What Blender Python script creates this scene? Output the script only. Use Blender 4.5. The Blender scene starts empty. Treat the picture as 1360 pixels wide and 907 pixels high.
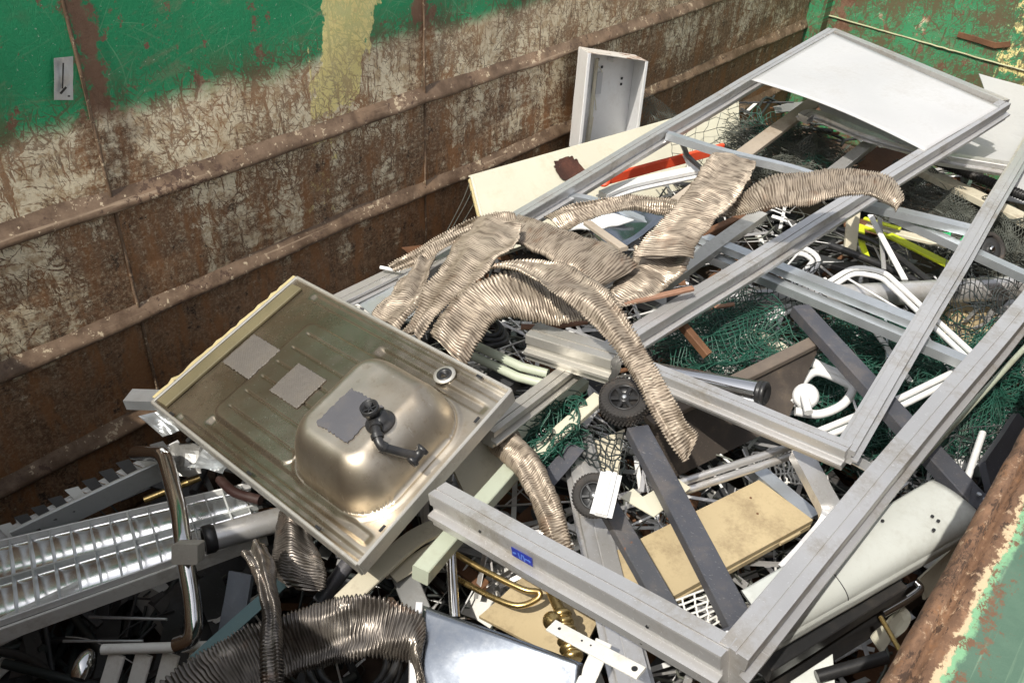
import bpy, math, random
from mathutils import Vector, Matrix, noise
random.seed(7)
S = bpy.context.scene
C = S.collection
# ------------------------------------------------------------------ camera
ZC = 2.6                                   # eye height above the yard
RX = Vector((0.64319302, -0.76365539, 0.05597485))     # image right
RY = Vector((-0.41779823, -0.41127373, -0.81012256))   # image down
RF = Vector((0.64167544, 0.49767898, -0.58358226))     # view direction
FPX, CX, CY = 1157.26, 680.0, 453.5
cam = bpy.data.cameras.new('camera')
cam.sensor_width = 36.0
cam.lens = FPX / 1360.0 * 36.0
cam.clip_start = 0.02
cam.clip_end = 500
cam_o = bpy.data.objects.new('camera', cam)
C.objects.link(cam_o)
cam_o.matrix_world = Matrix((
    (RX.x, -RY.x, -RF.x, 0), (RX.y, -RY.y, -RF.y, 0), (RX.z, -RY.z, -RF.z, ZC), (0, 0, 0, 1)))
S.camera = cam_o
# ------------------------------------------------------------------ light
SUN = Vector((-0.57, -0.065, 0.82)).normalized()         # direction to the sun
w = bpy.data.worlds.new('World'); S.world = w; w.use_nodes = True
wt = w.node_tree; wt.nodes.clear()
sky = wt.nodes.new('ShaderNodeTexSky'); sky.sky_type = 'NISHITA'; sky.sun_disc = False
sky.sun_elevation = math.asin(SUN.z)
sky.sun_rotation = math.atan2(SUN.x, SUN.y)
sky.air_density = 1.0; sky.dust_density = 2.5; sky.ozone_density = 1.0
bg = wt.nodes.new('ShaderNodeBackground'); bg.inputs[1].default_value = 0.15
wo = wt.nodes.new('ShaderNodeOutputWorld')
hsv = wt.nodes.new('ShaderNodeHueSaturation'); hsv.inputs['Saturation'].default_value = .30     # hazy, milky sky
wt.links.new(sky.outputs[0], hsv.inputs['Color']); wt.links.new(hsv.outputs[0], bg.inputs[0]); wt.links.new(bg.outputs[0], wo.inputs[0])
sl = bpy.data.lights.new('sun', 'SUN'); sl.energy = 3.3; sl.angle = math.radians(0.5); sl.color = (1.0, 0.945, 0.85)
so = bpy.data.objects.new('sun', sl); C.objects.link(so)
so.rotation_euler = SUN.to_track_quat('Z', 'Y').to_euler()
so.location = (0, 0, 6)
S.view_settings.view_transform = 'Standard'; S.view_settings.look = 'None'
S.view_settings.exposure = 0.50; S.view_settings.gamma = 1.0; S.view_settings.use_curve_mapping = False
S.cycles.max_bounces = 6
# ------------------------------------------------------------------ points
def P(px, py, z):
    """the point at height z (measured from the eye) seen at a photo pixel"""
    r = RX * (px - CX) + RY * (py - CY) + RF * FPX
    r = r * (z / r.z)
    return Vector((r.x, r.y, z + ZC))
def PY(px, py, y):
    r = RX * (px - CX) + RY * (py - CY) + RF * FPX
    r = r * (y / r.y)
    return Vector((r.x, r.y, r.z + ZC))
EYE = Vector((0, 0, ZC))
UP = Vector((0, 0, 1))
# ------------------------------------------------------------------ mesh builder
class MB:
    def __init__(s):
        s.v = []; s.f = []; s.sm = []; s.at = None
    def add(s, vs, fs, smooth=False):
        o = len(s.v); s.v.extend([tuple(v) for v in vs])
        s.f.extend([tuple(i + o for i in f) for f in fs]); s.sm.extend([smooth] * len(fs))
    def box(s, c, ax, size, ch=0.0):
        X, Y, Z = [a.normalized() for a in ax]
        s.sweep(rect(size[0], size[1], ch), [c - Z * size[2] / 2, c + Z * size[2] / 2], up=Y)
    def sweep(s, prof, path, up=UP, cap=True, smooth=False, scales=None, closed=False):
        """closed 2D profile (side, up) swept along a 3D polyline with mitred joints"""
        n = len(path); m = len(prof); vs = []
        for i, p in enumerate(path):
            if closed: d = (path[(i + 1) % n] - path[i - 1])
            else: d = (path[min(i + 1, n - 1)] - path[max(i - 1, 0)])
            d = d.normalized()
            sd = d.cross(up)
            if sd.length < 1e-5: sd = d.cross(Vector((1, 0, 0)))
            sd.normalize(); u = sd.cross(d).normalized()
            k = 1.0 if scales is None else scales[i]
            if 0 < i < n - 1 or closed:
                a = (path[i] - path[i - 1]).normalized(); b = (path[(i + 1) % n] - path[i]).normalized()
                t = a.dot(b); mf = 1 / max(0.5, math.sqrt(max(0.0, (1 + t) / 2)))
            else: mf = 1
            for (x, y) in prof:
                vs.append(p + sd * x * k * mf + u * y * k)
        fs = []
        for i in range(n if closed else n - 1):
            i2 = (i + 1) % n
            for j in range(m):
                fs.append((i * m + j, i * m + (j + 1) % m, i2 * m + (j + 1) % m, i2 * m + j))
        s.add(vs, fs, smooth)
        if cap and not closed:
            s.add(vs[:m], [tuple(range(m - 1, -1, -1))]); s.add(vs[-m:], [tuple(range(m))])
    def tube(s, path, r, n=10, cap=True, rs=None, closed=False):
        """round tube with a parallel-transported frame"""
        k = len(path); vs = []; u = None
        for i, p in enumerate(path):
            if closed: d = (path[(i + 1) % k] - path[i - 1]).normalized()
            else: d = (path[min(i + 1, k - 1)] - path[max(i - 1, 0)]).normalized()
            if u is None:
                u = d.orthogonal().normalized()
            else:
                u = (u - d * u.dot(d)).normalized()
            b = d.cross(u); rr = r if rs is None else rs[i]
            for j in range(n):
                a = 2 * math.pi * j / n
                vs.append(p + (u * math.cos(a) + b * math.sin(a)) * rr)
        fs = []
        for i in range(k if closed else k - 1):
            i2 = (i + 1) % k
            for j in range(n):
                fs.append((i * n + j, i * n + (j + 1) % n, i2 * n + (j + 1) % n, i2 * n + j))
        s.add(vs, fs, True)
        if cap and not closed:
            s.add(vs[:n], [tuple(range(n - 1, -1, -1))]); s.add(vs[-n:], [tuple(range(n))])
    def lathe(s, c, axis, prof, n=32, smooth=True, ref=None):
        """profile of (radius, height) pairs turned about axis"""
        ax = axis.normalized(); u = (ref or ax.orthogonal()); u = (u - ax * u.dot(ax)).normalized(); b = ax.cross(u)
        m = len(prof); vs = []
        for j in range(n):
            a = 2 * math.pi * j / n; e = u * math.cos(a) + b * math.sin(a)
            for (r, h) in prof: vs.append(c + e * r + ax * h)
        fs = []
        for j in range(n):
            j2 = (j + 1) % n
            for i in range(m - 1): fs.append((j * m + i, j2 * m + i, j2 * m + i + 1, j * m + i + 1))
        s.add(vs, fs, smooth)
    def grid(s, fn, nu, nv, smooth=True):
        vs = [fn(i / nu, j / nv) for j in range(nv + 1) for i in range(nu + 1)]
        fs = [(j * (nu + 1) + i, j * (nu + 1) + i + 1, (j + 1) * (nu + 1) + i + 1, (j + 1) * (nu + 1) + i)
              for j in range(nv) for i in range(nu)]
        s.add(vs, fs, smooth)
    def slab(s, fn, nu, nv, t, smooth=False):
        """a sheet of thickness t: fn(u,v) -> (point, normal)"""
        a = [[fn(i / nu, j / nv) for i in range(nu + 1)] for j in range(nv + 1)]
        top = [p for row in a for (p, n) in row]; bot = [p - n * t for row in a for (p, n) in row]
        W = nu + 1; o = len(top); fs = []
        for j in range(nv):
            for i in range(nu):
                q = (j * W + i, j * W + i + 1, (j + 1) * W + i + 1, (j + 1) * W + i)
                fs.append(q); fs.append(tuple(k + o for k in q[::-1]))
        for i in range(nu):
            fs.append((i, i + o, i + 1 + o, i + 1)); k = nv * W
            fs.append((k + i + 1, k + i + 1 + o, k + i + o, k + i))
        for j in range(nv):
            fs.append(((j + 1) * W, (j + 1) * W + o, j * W + o, j * W)); k = nu
            fs.append((j * W + k, j * W + k + o, (j + 1) * W + k + o, (j + 1) * W + k))
        s.add(top + bot, fs, smooth)
    def build(s, name, mat, parent=None, label=None, cat=None, group=None, kind=None, keep=False, base=None, attr=None):
        me = bpy.data.meshes.new(name)
        if keep or not s.v: o0 = Vector((0, 0, 0))
        elif base is not None: o0 = base
        else:
            o0 = Vector((sum(v[0] for v in s.v), sum(v[1] for v in s.v), sum(v[2] for v in s.v))) / len(s.v)
            o0.z = min(v[2] for v in s.v)
        me.from_pydata([(v[0] - o0.x, v[1] - o0.y, v[2] - o0.z) for v in s.v], [], s.f)
        me.polygons.foreach_set('use_smooth', s.sm)
        if attr is not None:
            a = me.attributes.new('tone', 'FLOAT', 'POINT'); a.data.foreach_set('value', attr)
        me.update()
        if mat: me.materials.append(mat)
        o = bpy.data.objects.new(name, me); C.objects.link(o)
        if parent is not None:
            o.parent = parent
            pw = world_loc(parent)
            o.location = o0 - pw
        else: o.location = o0
        tag(o, label, cat, group, kind)
        return o
def world_loc(o):
    p = Vector(o.location)
    while o.parent is not None:
        o = o.parent; p = p + Vector(o.location)
    return p
def tag(o, label=None, cat=None, group=None, kind=None):
    if label: o['label'] = label
    if cat: o['category'] = cat
    if group: o['group'] = group
    if kind: o['kind'] = kind
    return o
def thing(name, label, cat, loc, group=None):
    o = bpy.data.objects.new(name, None); C.objects.link(o); o.location = loc
    o.empty_display_size = 0.05
    return tag(o, label, cat, group)
# ------------------------------------------------------------------ profiles
def rect(w, h, c=0.002):
    a, b = w / 2, h / 2; c = min(c, a * .5, b * .5)
    if c <= 0: return [(-a, -b), (a, -b), (a, b), (-a, b)]
    return [(-a + c, -b), (a - c, -b), (a, -b + c), (a, b - c), (a - c, b), (-a + c, b), (-a, b - c), (-a, -b + c)]
def chan(w, h, t=0.002, lip=0.0):
    """channel open at the bottom"""
    a, b = w / 2, h / 2
    if lip: return [(-a, -b), (-a + lip, -b), (-a + lip, -b + t), (-a + t, -b + t), (-a + t, b - t), (a - t, b - t), (a - t, -b + t), (a - lip, -b + t), (a - lip, -b), (a, -b), (a, b), (-a, b)]
    return [(-a, -b), (-a + t, -b), (-a + t, b - t), (a - t, b - t), (a - t, -b), (a, -b), (a, b), (-a, b)]
def flip(pr): return [(x, -y) for (x, y) in pr][::-1]
def turn(pr): return [(y, -x) for (x, y) in pr]
def angle(w, h, t=0.003):
    a, b = w / 2, h / 2
    return [(-a, -b), (-a + t, -b), (-a + t, b - t), (a, b - t), (a, b), (-a, b)]
def rail(w, h):
    """window-frame extrusion: flat top, groove, glazing lip"""
    a, b = w / 2, h / 2
    r = [(a * .10, b), (a * .10, b - .004), (a * .24, b - .004), (a * .24, b), (a * .96, b), (a, b * .92), (a, b * .30), (a - .007, b * .24), (a - .007, -b * .12), (a + .012, -b * .22), (a + .012, -b * .44), (a, -b * .50), (a, -b)]
    return r[::-1] + [(-x, y) for (x, y) in r[4:]]
def spline(pts, n=8):
    """Catmull-Rom through the points"""
    out = []
    k = len(pts)
    for i in range(k - 1):
        p0 = pts[max(i - 1, 0)]; p1 = pts[i]; p2 = pts[i + 1]; p3 = pts[min(i + 2, k - 1)]
        for j in range(n):
            t = j / n
            out.append(0.5 * ((2 * p1) + (p2 - p0) * t + (2 * p0 - 5 * p1 + 4 * p2 - p3) * t * t + (3 * p1 - p0 - 3 * p2 + p3) * t ** 3))
    out.append(pts[-1].copy())
    return out
def fillet(pts, r, n=6):
    """polyline with rounded corners"""
    out = [pts[0]]
    for i in range(1, len(pts) - 1):
        a = pts[i - 1] - pts[i]; b = pts[i + 1] - pts[i]
        ra = min(r, a.length * .48); rb = min(r, b.length * .48)
        p = pts[i] + a.normalized() * ra; q = pts[i] + b.normalized() * rb
        for j in range(n + 1):
            t = j / n
            out.append(p * (1 - t) ** 2 + pts[i] * 2 * t * (1 - t) + q * t * t)
    out.append(pts[-1]); return out
def warp(path, n=14, amp=0.0015, seed=0):
    """a straight run cut into short lengths that are never quite straight"""
    out = []
    for i in range(len(path) - 1):
        for j in range(n):
            t = j / n; p = path[i].lerp(path[i + 1], t)
            e = math.sin(math.pi * (t if len(path) == 2 else 1)) if len(path) == 2 else 0
            out.append(p + (noise.noise_vector(p * 1.6 + Vector((seed * 7.7, 0, 0))) * .8 + noise.noise_vector(p * 7 + Vector((seed * 3.1, 5, 0))) * .12) * amp * e)
    out.append(path[-1]); return out
# ------------------------------------------------------------------ materials
class NT:
    def __init__(s, name):
        s.m = bpy.data.materials.new(name); s.m.use_nodes = True
        s.t = s.m.node_tree; s.b = s.t.nodes['Principled BSDF']
    def n(s, typ, **k):
        nd = s.t.nodes.new(typ)
        for a, b in k.items(): setattr(nd, a, b)
        return nd
    def inp(s, sock, v):
        if isinstance(v, bpy.types.NodeSocket): s.t.links.new(v, sock)
        else:
            if hasattr(sock.default_value, '__len__') and len(sock.default_value) == 4 and len(v) == 3: v = (*v, 1)
            sock.default_value = v
    def math(s, op, a, b=0.0, c=None, clamp=False):
        nd = s.n('ShaderNodeMath', operation=op, use_clamp=clamp); s.inp(nd.inputs[0], a); s.inp(nd.inputs[1], b)
        if c is not None: s.inp(nd.inputs[2], c)
        return nd.outputs[0]
    def mix(s, f, a, b, blend='MIX'):
        nd = s.n('ShaderNodeMix', data_type='RGBA', blend_type=blend); s.inp(nd.inputs[0], f); s.inp(nd.inputs[6], a); s.inp(nd.inputs[7], b)
        return nd.outputs[2]
    def step(s, x, lo, hi, to0=0.0, to1=1.0, smooth=True):
        nd = s.n('ShaderNodeMapRange', interpolation_type='SMOOTHSTEP' if smooth else 'LINEAR')
        s.inp(nd.inputs[0], x); s.inp(nd.inputs[1], lo); s.inp(nd.inputs[2], hi); nd.inputs[3].default_value = to0; nd.inputs[4].default_value = to1
        return nd.outputs[0]
    def pos(s, world=False):
        if world: return s.n('ShaderNodeNewGeometry').outputs['Position']
        return s.n('ShaderNodeTexCoord').outputs['Object']
    def map(s, v, scale=(1, 1, 1), rot=(0, 0, 0), loc=(0, 0, 0)):
        if any(rot) and scale != (1, 1, 1): v = s.map(v, rot=rot); rot = (0, 0, 0)      # turn first, then stretch
        nd = s.n('ShaderNodeMapping'); s.inp(nd.inputs[0], v); nd.inputs[1].default_value = loc; nd.inputs[2].default_value = rot; nd.inputs[3].default_value = scale
        return nd.outputs[0]
    def noise(s, v, scale, detail=4, rough=0.55, dist=0.0, col=False):
        nd = s.n('ShaderNodeTexNoise'); s.inp(nd.inputs['Vector'], v); nd.inputs['Scale'].default_value = scale
        nd.inputs['Detail'].default_value = detail; nd.inputs['Roughness'].default_value = rough; nd.inputs['Distortion'].default_value = dist
        return nd.outputs['Color' if col else 'Fac']
    def voro(s, v, scale, feat='DISTANCE_TO_EDGE', rand=1.0):
        nd = s.n('ShaderNodeTexVoronoi', feature=feat); s.inp(nd.inputs['Vector'], v); nd.inputs['Scale'].default_value = scale
        nd.inputs['Randomness'].default_value = rand
        return nd.outputs['Distance']
    def sep(s, v):
        nd = s.n('ShaderNodeSeparateXYZ'); s.inp(nd.inputs[0], v); return nd.outputs
    def comb(s, x, y, z):
        nd = s.n('ShaderNodeCombineXYZ'); s.inp(nd.inputs[0], x); s.inp(nd.inputs[1], y); s.inp(nd.inputs[2], z); return nd.outputs[0]
    def vadd(s, a, b, k=1.0):
        nd = s.n('ShaderNodeVectorMath', operation='MULTIPLY_ADD'); s.inp(nd.inputs[0], b); nd.inputs[1].default_value = (k, k, k); s.inp(nd.inputs[2], a)
        return nd.outputs[0]
    def bump(s, h, strength=0.3, dist=0.002):
        nd = s.n('ShaderNodeBump'); nd.inputs['Strength'].default_value = strength; nd.inputs['Distance'].default_value = dist; s.inp(nd.inputs['Height'], h)
        s.t.links.new(nd.outputs[0], s.b.inputs['Normal'])
    def scratch(s, v, scale, rot, width=0.5, stretch=22.0):
        """hair-line scratches: noise pulled out along one direction"""
        q = s.map(v, scale=(scale, scale, scale / stretch), rot=rot)
        a = s.noise(q, 1.0, 2, 0.5)
        return s.step(a, 0.69 - 0.03 * width, 0.73)
    def out(s, base, metal=0.0, rough=0.5, spec=0.5):
        s.inp(s.b.inputs['Base Color'], base); s.inp(s.b.inputs['Metallic'], metal); s.inp(s.b.inputs['Roughness'], rough)
        s.b.inputs['Specular IOR Level'].default_value = spec
        return s.m
def paint(name, col, metal=0.0, rough=0.45, dirt=(0.12, 0.09, 0.06), amount=0.35, scr=0.25, scrcol=None, var=0.12, scale=9.0, bump=0.15, fine=60.0, rust=0.0, spec=0.5):
    """painted or bare metal with dirt blotches, specks, scratches and rust spots"""
    t = NT(name); p = t.pos()
    big = t.noise(p, scale, 6, 0.62); fin = t.noise(p, fine, 5, 0.7)
    c2 = tuple(max(0, c * (1 - var)) for c in col); c3 = tuple(min(1, c * (1 + var * .6)) for c in col)
    base = t.mix(t.step(t.noise(p, scale * .5, 3), .3, .7), c2, c3)
    m = t.math('MULTIPLY', t.step(t.math('ADD', big, t.math('MULTIPLY', fin, .35)), .62, .95), amount)
    base = t.mix(m, base, dirt)
    spk = t.math('MULTIPLY', t.step(t.noise(p, fine * 2.2, 3, .6), .70, .76), min(1, amount * .55))
    base = t.mix(spk, base, dirt)
    if scr > 0:
        s1 = t.scratch(p, 260, (0.3, 0.5, 0.9), .3, 60); s2 = t.scratch(p, 300, (1.3, 0.2, 2.2), .3, 90)
        sc = t.math('MULTIPLY', t.math('MAXIMUM', s1, s2), scr)
        base = t.mix(sc, base, scrcol or tuple(min(1, c * 1.5 + .08) for c in col))
    mt = metal
    if rust > 0:
        rn = t.noise(p, scale * 1.7, 8, 0.7, 0.4)
        rm = t.step(rn, .78 - rust * .3, .84 - rust * .3)
        rc = t.mix(t.noise(p, 45, 4), (0.09, 0.035, 0.015), (0.30, 0.13, 0.05))
        base = t.mix(rm, base, rc); mt = t.math('MULTIPLY', t.math('SUBTRACT', 1.0, rm), metal)
    r = t.math('ADD', t.math('MULTIPLY', fin, .22), rough - .11, clamp=True)
    r = t.math('ADD', r, t.math('MULTIPLY', m, .3), clamp=True)
    t.bump(t.math('ADD', t.math('MULTIPLY', fin, .35), big), bump, 0.004)
    return t.out(base, mt, r, spec)
M = {}
M['alu'] = paint('mill_aluminium', (0.66, 0.65, 0.64), .68, .33, (0.30, 0.25, 0.18), .62, .45, var=.10, scale=7, bump=.035)
M['alu_dull'] = paint('dull_aluminium', (0.58, 0.56, 0.51), .65, .40, (0.17, 0.14, 0.10), .5, .35, scale=8, bump=.04)
M['galv'] = paint('galvanised_steel', (0.64, 0.67, 0.69), .75, .32, (0.34, 0.36, 0.37), .35, .3, var=.12, scale=26, bump=.04)
M['chrome'] = paint('chrome', (0.72, 0.71, 0.70), 1.0, .12, (0.15, 0.11, 0.08), .25, .1, var=.05, bump=.03)
M['brass'] = paint('brass', (0.55, 0.40, 0.17), .95, .28, (0.12, 0.07, 0.03), .4, .2)
M['white'] = paint('white_enamel', (0.74, 0.74, 0.73), 0, .35, (0.35, 0.30, 0.24), .28, .15, (0.5, 0.5, 0.5), var=.04)
M['white_dirty'] = paint('dirty_white_paint', (0.74, 0.73, 0.69), 0, .5, (0.25, 0.20, 0.14), .5, .3, (0.35, 0.32, 0.28))
M['board'] = paint('white_board', (0.47, 0.47, 0.47), 0, .38, (0.36, 0.35, 0.33), .55, .3, (0.5, 0.5, 0.5), var=.07, scale=5)
M['cream'] = paint('cream_paint', (0.62, 0.595, 0.475), 0, .42, (0.35, 0.26, 0.13), .25, .15, (0.5, 0.46, 0.34), var=.06, rust=.08)
M['cream_old'] = paint('old_cream_paint', (0.62, 0.57, 0.44), 0, .5, (0.20, 0.14, 0.08), .55, .35, (0.3, 0.25, 0.18), rust=.22)
M['beige'] = paint('beige_enamel', (0.48, 0.385, 0.23), 0, .5, (0.16, 0.11, 0.06), .6, .12, (0.4, 0.3, 0.18), var=.06, fine=110)
M['palegreen'] = paint('pale_green_paint', (0.46, 0.50, 0.395), 0, .42, (0.25, 0.22, 0.15), .4, .25, (0.4, 0.4, 0.33), var=.06)
M['greypanel'] = paint('pale_grey_enamel', (0.54, 0.56, 0.53), 0, .38, (0.20, 0.17, 0.12), .32, .22, (0.3, 0.29, 0.26), var=.05, scale=5)
M['anthracite'] = paint('anthracite_steel', (0.075, 0.078, 0.092), .15, .42, (0.22, 0.18, 0.14), .35, .5, (0.30, 0.29, 0.28), var=.12, rust=.06)
M['anthracite_rusty'] = paint('rusty_anthracite_steel', (0.075, 0.078, 0.088), .15, .45, (0.22, 0.18, 0.14), .4, .5, (0.30, 0.29, 0.28), var=.12, rust=.5)
M['darkboard'] = paint('dark_brown_board', (0.055, 0.045, 0.038), 0, .5, (0.16, 0.12, 0.08), .5, .4, (0.18, 0.15, 0.12), var=.2)
M['black'] = paint('black_plastic', (0.022, 0.022, 0.023), 0, .35, (0.12, 0.10, 0.08), .3, .25, (0.1, 0.1, 0.1))
M['rubber'] = paint('rubber', (0.035, 0.032, 0.030), 0, .8, (0.16, 0.12, 0.09), .55, .1, (0.1, 0.1, 0.1), var=.3, fine=90, bump=.4)
M['red'] = paint('orange_red_paint', (0.72, 0.075, 0.025), 0, .4, (0.25, 0.06, 0.03), .3, .3, (0.7, 0.4, 0.3))
M['lime'] = paint('lime_yellow_paint', (0.62, 0.70, 0.03), 0, .4, (0.2, 0.2, 0.05), .3, .2)
M['green_plastic'] = paint('green_plastic', (0.03, 0.45, 0.16), 0, .4, (0.1, 0.15, 0.1), .3, .2)
M['wire_green'] = paint('green_coated_wire', (0.018, 0.086, 0.058), 0, .35, (0.08, 0.09, 0.07), .4, 0)
M['wire_grey'] = paint('weathered_wire', (0.13, 0.14, 0.12), .4, .5, (0.12, 0.09, 0.06), .5, 0)
M['wire_dark'] = paint('dark_wire', (0.035, 0.045, 0.045), .3, .5, (0.1, 0.07, 0.05), .4, 0)
M['rust'] = paint('rusty_steel', (0.16, 0.075, 0.035), .1, .75, (0.05, 0.025, 0.015), .6, .25, (0.3, 0.2, 0.12), var=.35, scale=14, bump=.4)
M['copper'] = paint('weathered_copper_rod', (0.36, 0.20, 0.13), .25, .55, (0.15, 0.08, 0.05), .55, .3, (0.6, 0.45, 0.36), var=.25)
M['wood'] = paint('weathered_wood', (0.40, 0.34, 0.27), 0, .75, (0.16, 0.11, 0.07), .55, .4, (0.5, 0.45, 0.38), var=.2)
M['foam'] = paint('yellow_sealant', (0.50, 0.42, 0.22), 0, .7, (0.35, 0.28, 0.14), .45, .1, var=.2)
M['felt'] = paint('grey_bitumen_pad', (0.085, 0.085, 0.095), 0, .75, (0.13, 0.11, 0.09), .5, .5, (0.16, 0.16, 0.17), var=.15)
M['scrap_dark'] = paint('dark_scrap', (0.07, 0.072, 0.075), .4, .5, (0.05, 0.035, 0.025), .55, .3, var=.4, rust=.15)
M['scrap_light'] = paint('light_scrap', (0.36, 0.36, 0.35), .5, .42, (0.10, 0.08, 0.06), .5, .3, var=.35)
M['sheet'] = paint('zinc_sheet', (0.34, 0.37, 0.41), .97, .18, (0.30, 0.27, 0.22), .22, .25, var=.06, scale=4, bump=.08)
M['reflector'] = paint('bright_reflector', (0.97, 0.97, 0.97), 1.0, .2, (0.3, 0.28, 0.25), .06, .1, var=.04, bump=.04)
M['louvre'] = paint('grey_louvre', (0.60, 0.62, 0.61), .35, .38, (0.15, 0.13, 0.10), .3, .2, var=.06)
M['blue'] = paint('blue_label', (0.02, 0.035, 0.30), 0, .35, (0.1, 0.1, 0.2), .3, .4, (0.3, 0.4, 0.7))
M['teal'] = paint('dark_teal_steel', (0.10, 0.16, 0.16), .5, .35, (0.1, 0.09, 0.07), .4, .3)
M['bluegrey'] = paint('blue_grey_board', (0.16, 0.18, 0.21), 0, .5, (0.1, 0.09, 0.08), .4, .25)
M['litedge'] = paint('lit_board_edge', (0.13, 0.105, 0.085), 0, .55, (0.20, 0.16, 0.12), .5, .3)  # lighter than the board: light on its top edge put into the colour
M['maroon'] = paint('dull_maroon_rubber', (0.030, 0.012, 0.010), 0, .5, (0.10, 0.07, 0.06), .5, .2)
M['weld'] = paint('painted_weld', (0.40, 0.40, 0.24), 0, .6, (0.2, 0.13, 0.07), .6, 0, rust=.3)
# ------------------------------------------------------------------ container paint
def wall_material(name, axis, seams, splash=None, green_z=1.59, bright=1.0, rustiness=0.0, allgreen=False):
    t = NT(name); p = t.pos(True); x_, y_, z_ = t.sep(p)
    a = x_ if axis == 'x' else y_
    v = t.comb(a, 0.0, z_)
    wv = t.vadd(v, t.noise(v, 7, 4, .6, col=True), 0.10)
    wv2 = t.vadd(v, t.noise(v, 22, 3, .6, col=True), 0.022)
    n1 = t.noise(v, 4.5, 9, .68); n2 = t.noise(v, 26, 6, .7); n3 = t.noise(v, 1.6, 4, .55)
    nst = t.noise(t.map(v, scale=(14, 1, 1.0)), 1.0, 5, .6)               # streaks that run down
    nsh = t.noise(t.map(v, scale=(2.2, 1, 40)), 1.0, 5, .65)              # drag marks along the wall
    # bare metal
    rust = t.mix(t.step(n1, .35, .65), (0.085, 0.046, 0.025), (0.175, 0.096, 0.052))
    rust = t.mix(t.math('MULTIPLY', t.step(n2, .46, .58), .8), rust, (0.26, 0.155, 0.09))
    rust = t.mix(t.math('MULTIPLY', t.step(nst, .50, .70), .7), rust, (0.26, 0.115, 0.045))
    rust = t.mix(t.step(t.noise(v, 13, 7, .75), .54, .62), rust, (0.045, 0.028, 0.020))
    rust = t.mix(t.math('MULTIPLY', t.step(t.noise(v, 95, 5, .75), .50, .57), .60), rust, (0.34, 0.22, 0.13))
    rust = t.mix(t.math('MULTIPLY', t.step(t.noise(v, 60, 7, .8), .525, .57), t.step(z_, .70, 1.45, .15, .85)), rust, (0.50, 0.41, 0.28))
    rust = t.mix(t.math('MULTIPLY', t.step(t.noise(t.map(v, scale=(1, 1, .30)), 8, 7, .75), .49, .58), .7), rust, (0.27, 0.125, 0.05))
    # undercoat: cream paint, crazed and scraped away towards the floor
    cream = t.mix(n3, (0.70, 0.59, 0.40), (0.82, 0.74, 0.56))
    cream = t.mix(t.math('MULTIPLY', t.step(n2, .46, .60), .75), cream, (0.38, 0.25, 0.13))
    cream = t.mix(t.math('MULTIPLY', t.step(t.noise(v, 3.5, 7, .7), .46, .66), .45), cream, (0.40, 0.27, 0.15))
    lw = t.step(n1, .3, .75, .004, .060, False)
    lines = 0.0
    for (k, rt, th, asp) in ((55, .12, .585, 9), (75, -.30, .585, 11), (95, .70, .585, 10), (70, -.95, .59, 11), (110, 1.35, .585, 9), (45, .02, .595, 14), (140, 1.05, .59, 8), (130, .35, .59, 12)):
        q = t.map(wv2, scale=(k, 1, k / asp), rot=(0, rt, 0)); s1 = t.noise(q, 1.0, 3, .6)
        s1 = t.math('ADD', s1, t.math('MULTIPLY', t.math('SUBTRACT', n1, .5), .40))
        s1 = t.step(s1, th, th + .025)
        lines = s1 if lines == 0.0 else t.math('MAXIMUM', lines, s1)
    chip = t.step(t.math('ADD', t.noise(v, 40, 9, .80), t.math('MULTIPLY', t.math('SUBTRACT', n1, .5), .7)), .55, .575)
    lines = t.math('MAXIMUM', lines, chip)
    depth = t.step(z_, 1.62, .72, 0, 1, False)                            # 0 under the green band, 1 near the floor
    bias = t.math('ADD', t.math('MULTIPLY', depth, .36), rustiness - .05)
    flake = t.math('ADD', t.math('ADD', t.math('MULTIPLY', n1, .46), t.math('MULTIPLY', t.noise(v, 34, 9, .8), .68)), t.math('SUBTRACT', bias, .05))
    flake = t.math('ADD', flake, t.math('MULTIPLY', t.math('SUBTRACT', nsh, .5), .42))
    flake = t.math('ADD', flake, t.math('MULTIPLY', t.math('SUBTRACT', nst, .5), .55))
    for (sx, wd, k) in seams:
        d = t.math('ABSOLUTE', t.math('SUBTRACT', t.math('ADD', a, t.math('MULTIPLY', t.math('SUBTRACT', n1, .5), .12)), sx))
        flake = t.math('ADD', flake, t.step(d, wd, 0, 0, k))
    bare = t.step(flake, .60, .74)
    creamgone = t.math('MAXIMUM', bare, t.math('MULTIPLY', lines, t.step(depth, -.1, .5, .75, 1)))
    col = t.mix(creamgone, cream, rust)
    # green top coat with a soft sprayed lower edge
    gn = t.math('MULTIPLY', t.math('SUBTRACT', t.noise(v, 3.2, 4, .6), .5), .16)
    if allgreen: gm = t.step(t.noise(v, 5, 7, .7), .68, .62)
    else: gm = t.step(t.math('ADD', z_, gn), green_z - .035, green_z + .045)
    g = t.mix(t.noise(v, 2.5, 5), (0.010, 0.190, 0.075), (0.030, 0.32, 0.135))
    if allgreen: g = t.mix(t.noise(v, 3.5, 5), (0.020, 0.17, 0.070), (0.060, 0.29, 0.125))
    sw = t.vadd(v, t.noise(v, 1.3, 3, .5, col=True), 0.22)
    sc = 0.0
    for (k, asp, rt, th, src) in ((60, 30, .85, .64, sw), (70, 28, -.6, .645, sw), (80, 26, 1.35, .65, v), (120, 40, .2, .63, sw), (150, 40, -.25, .64, sw), (200, 50, 2.4, .635, sw), (110, 30, 1.9, .64, v)):
        s1 = t.step(t.noise(t.map(src, scale=(k, 1, k / asp), rot=(0, rt, 0)), 1, 2), th, th + .05)
        sc = s1 if sc == 0.0 else t.math('MAXIMUM', sc, s1)
    sc = t.math('MULTIPLY', sc, t.step(t.noise(v, 2.2, 5, .6), .42, .66))
    g = t.mix(t.math('MULTIPLY', sc, .38), g, (0.26, 0.42, 0.25))
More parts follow.
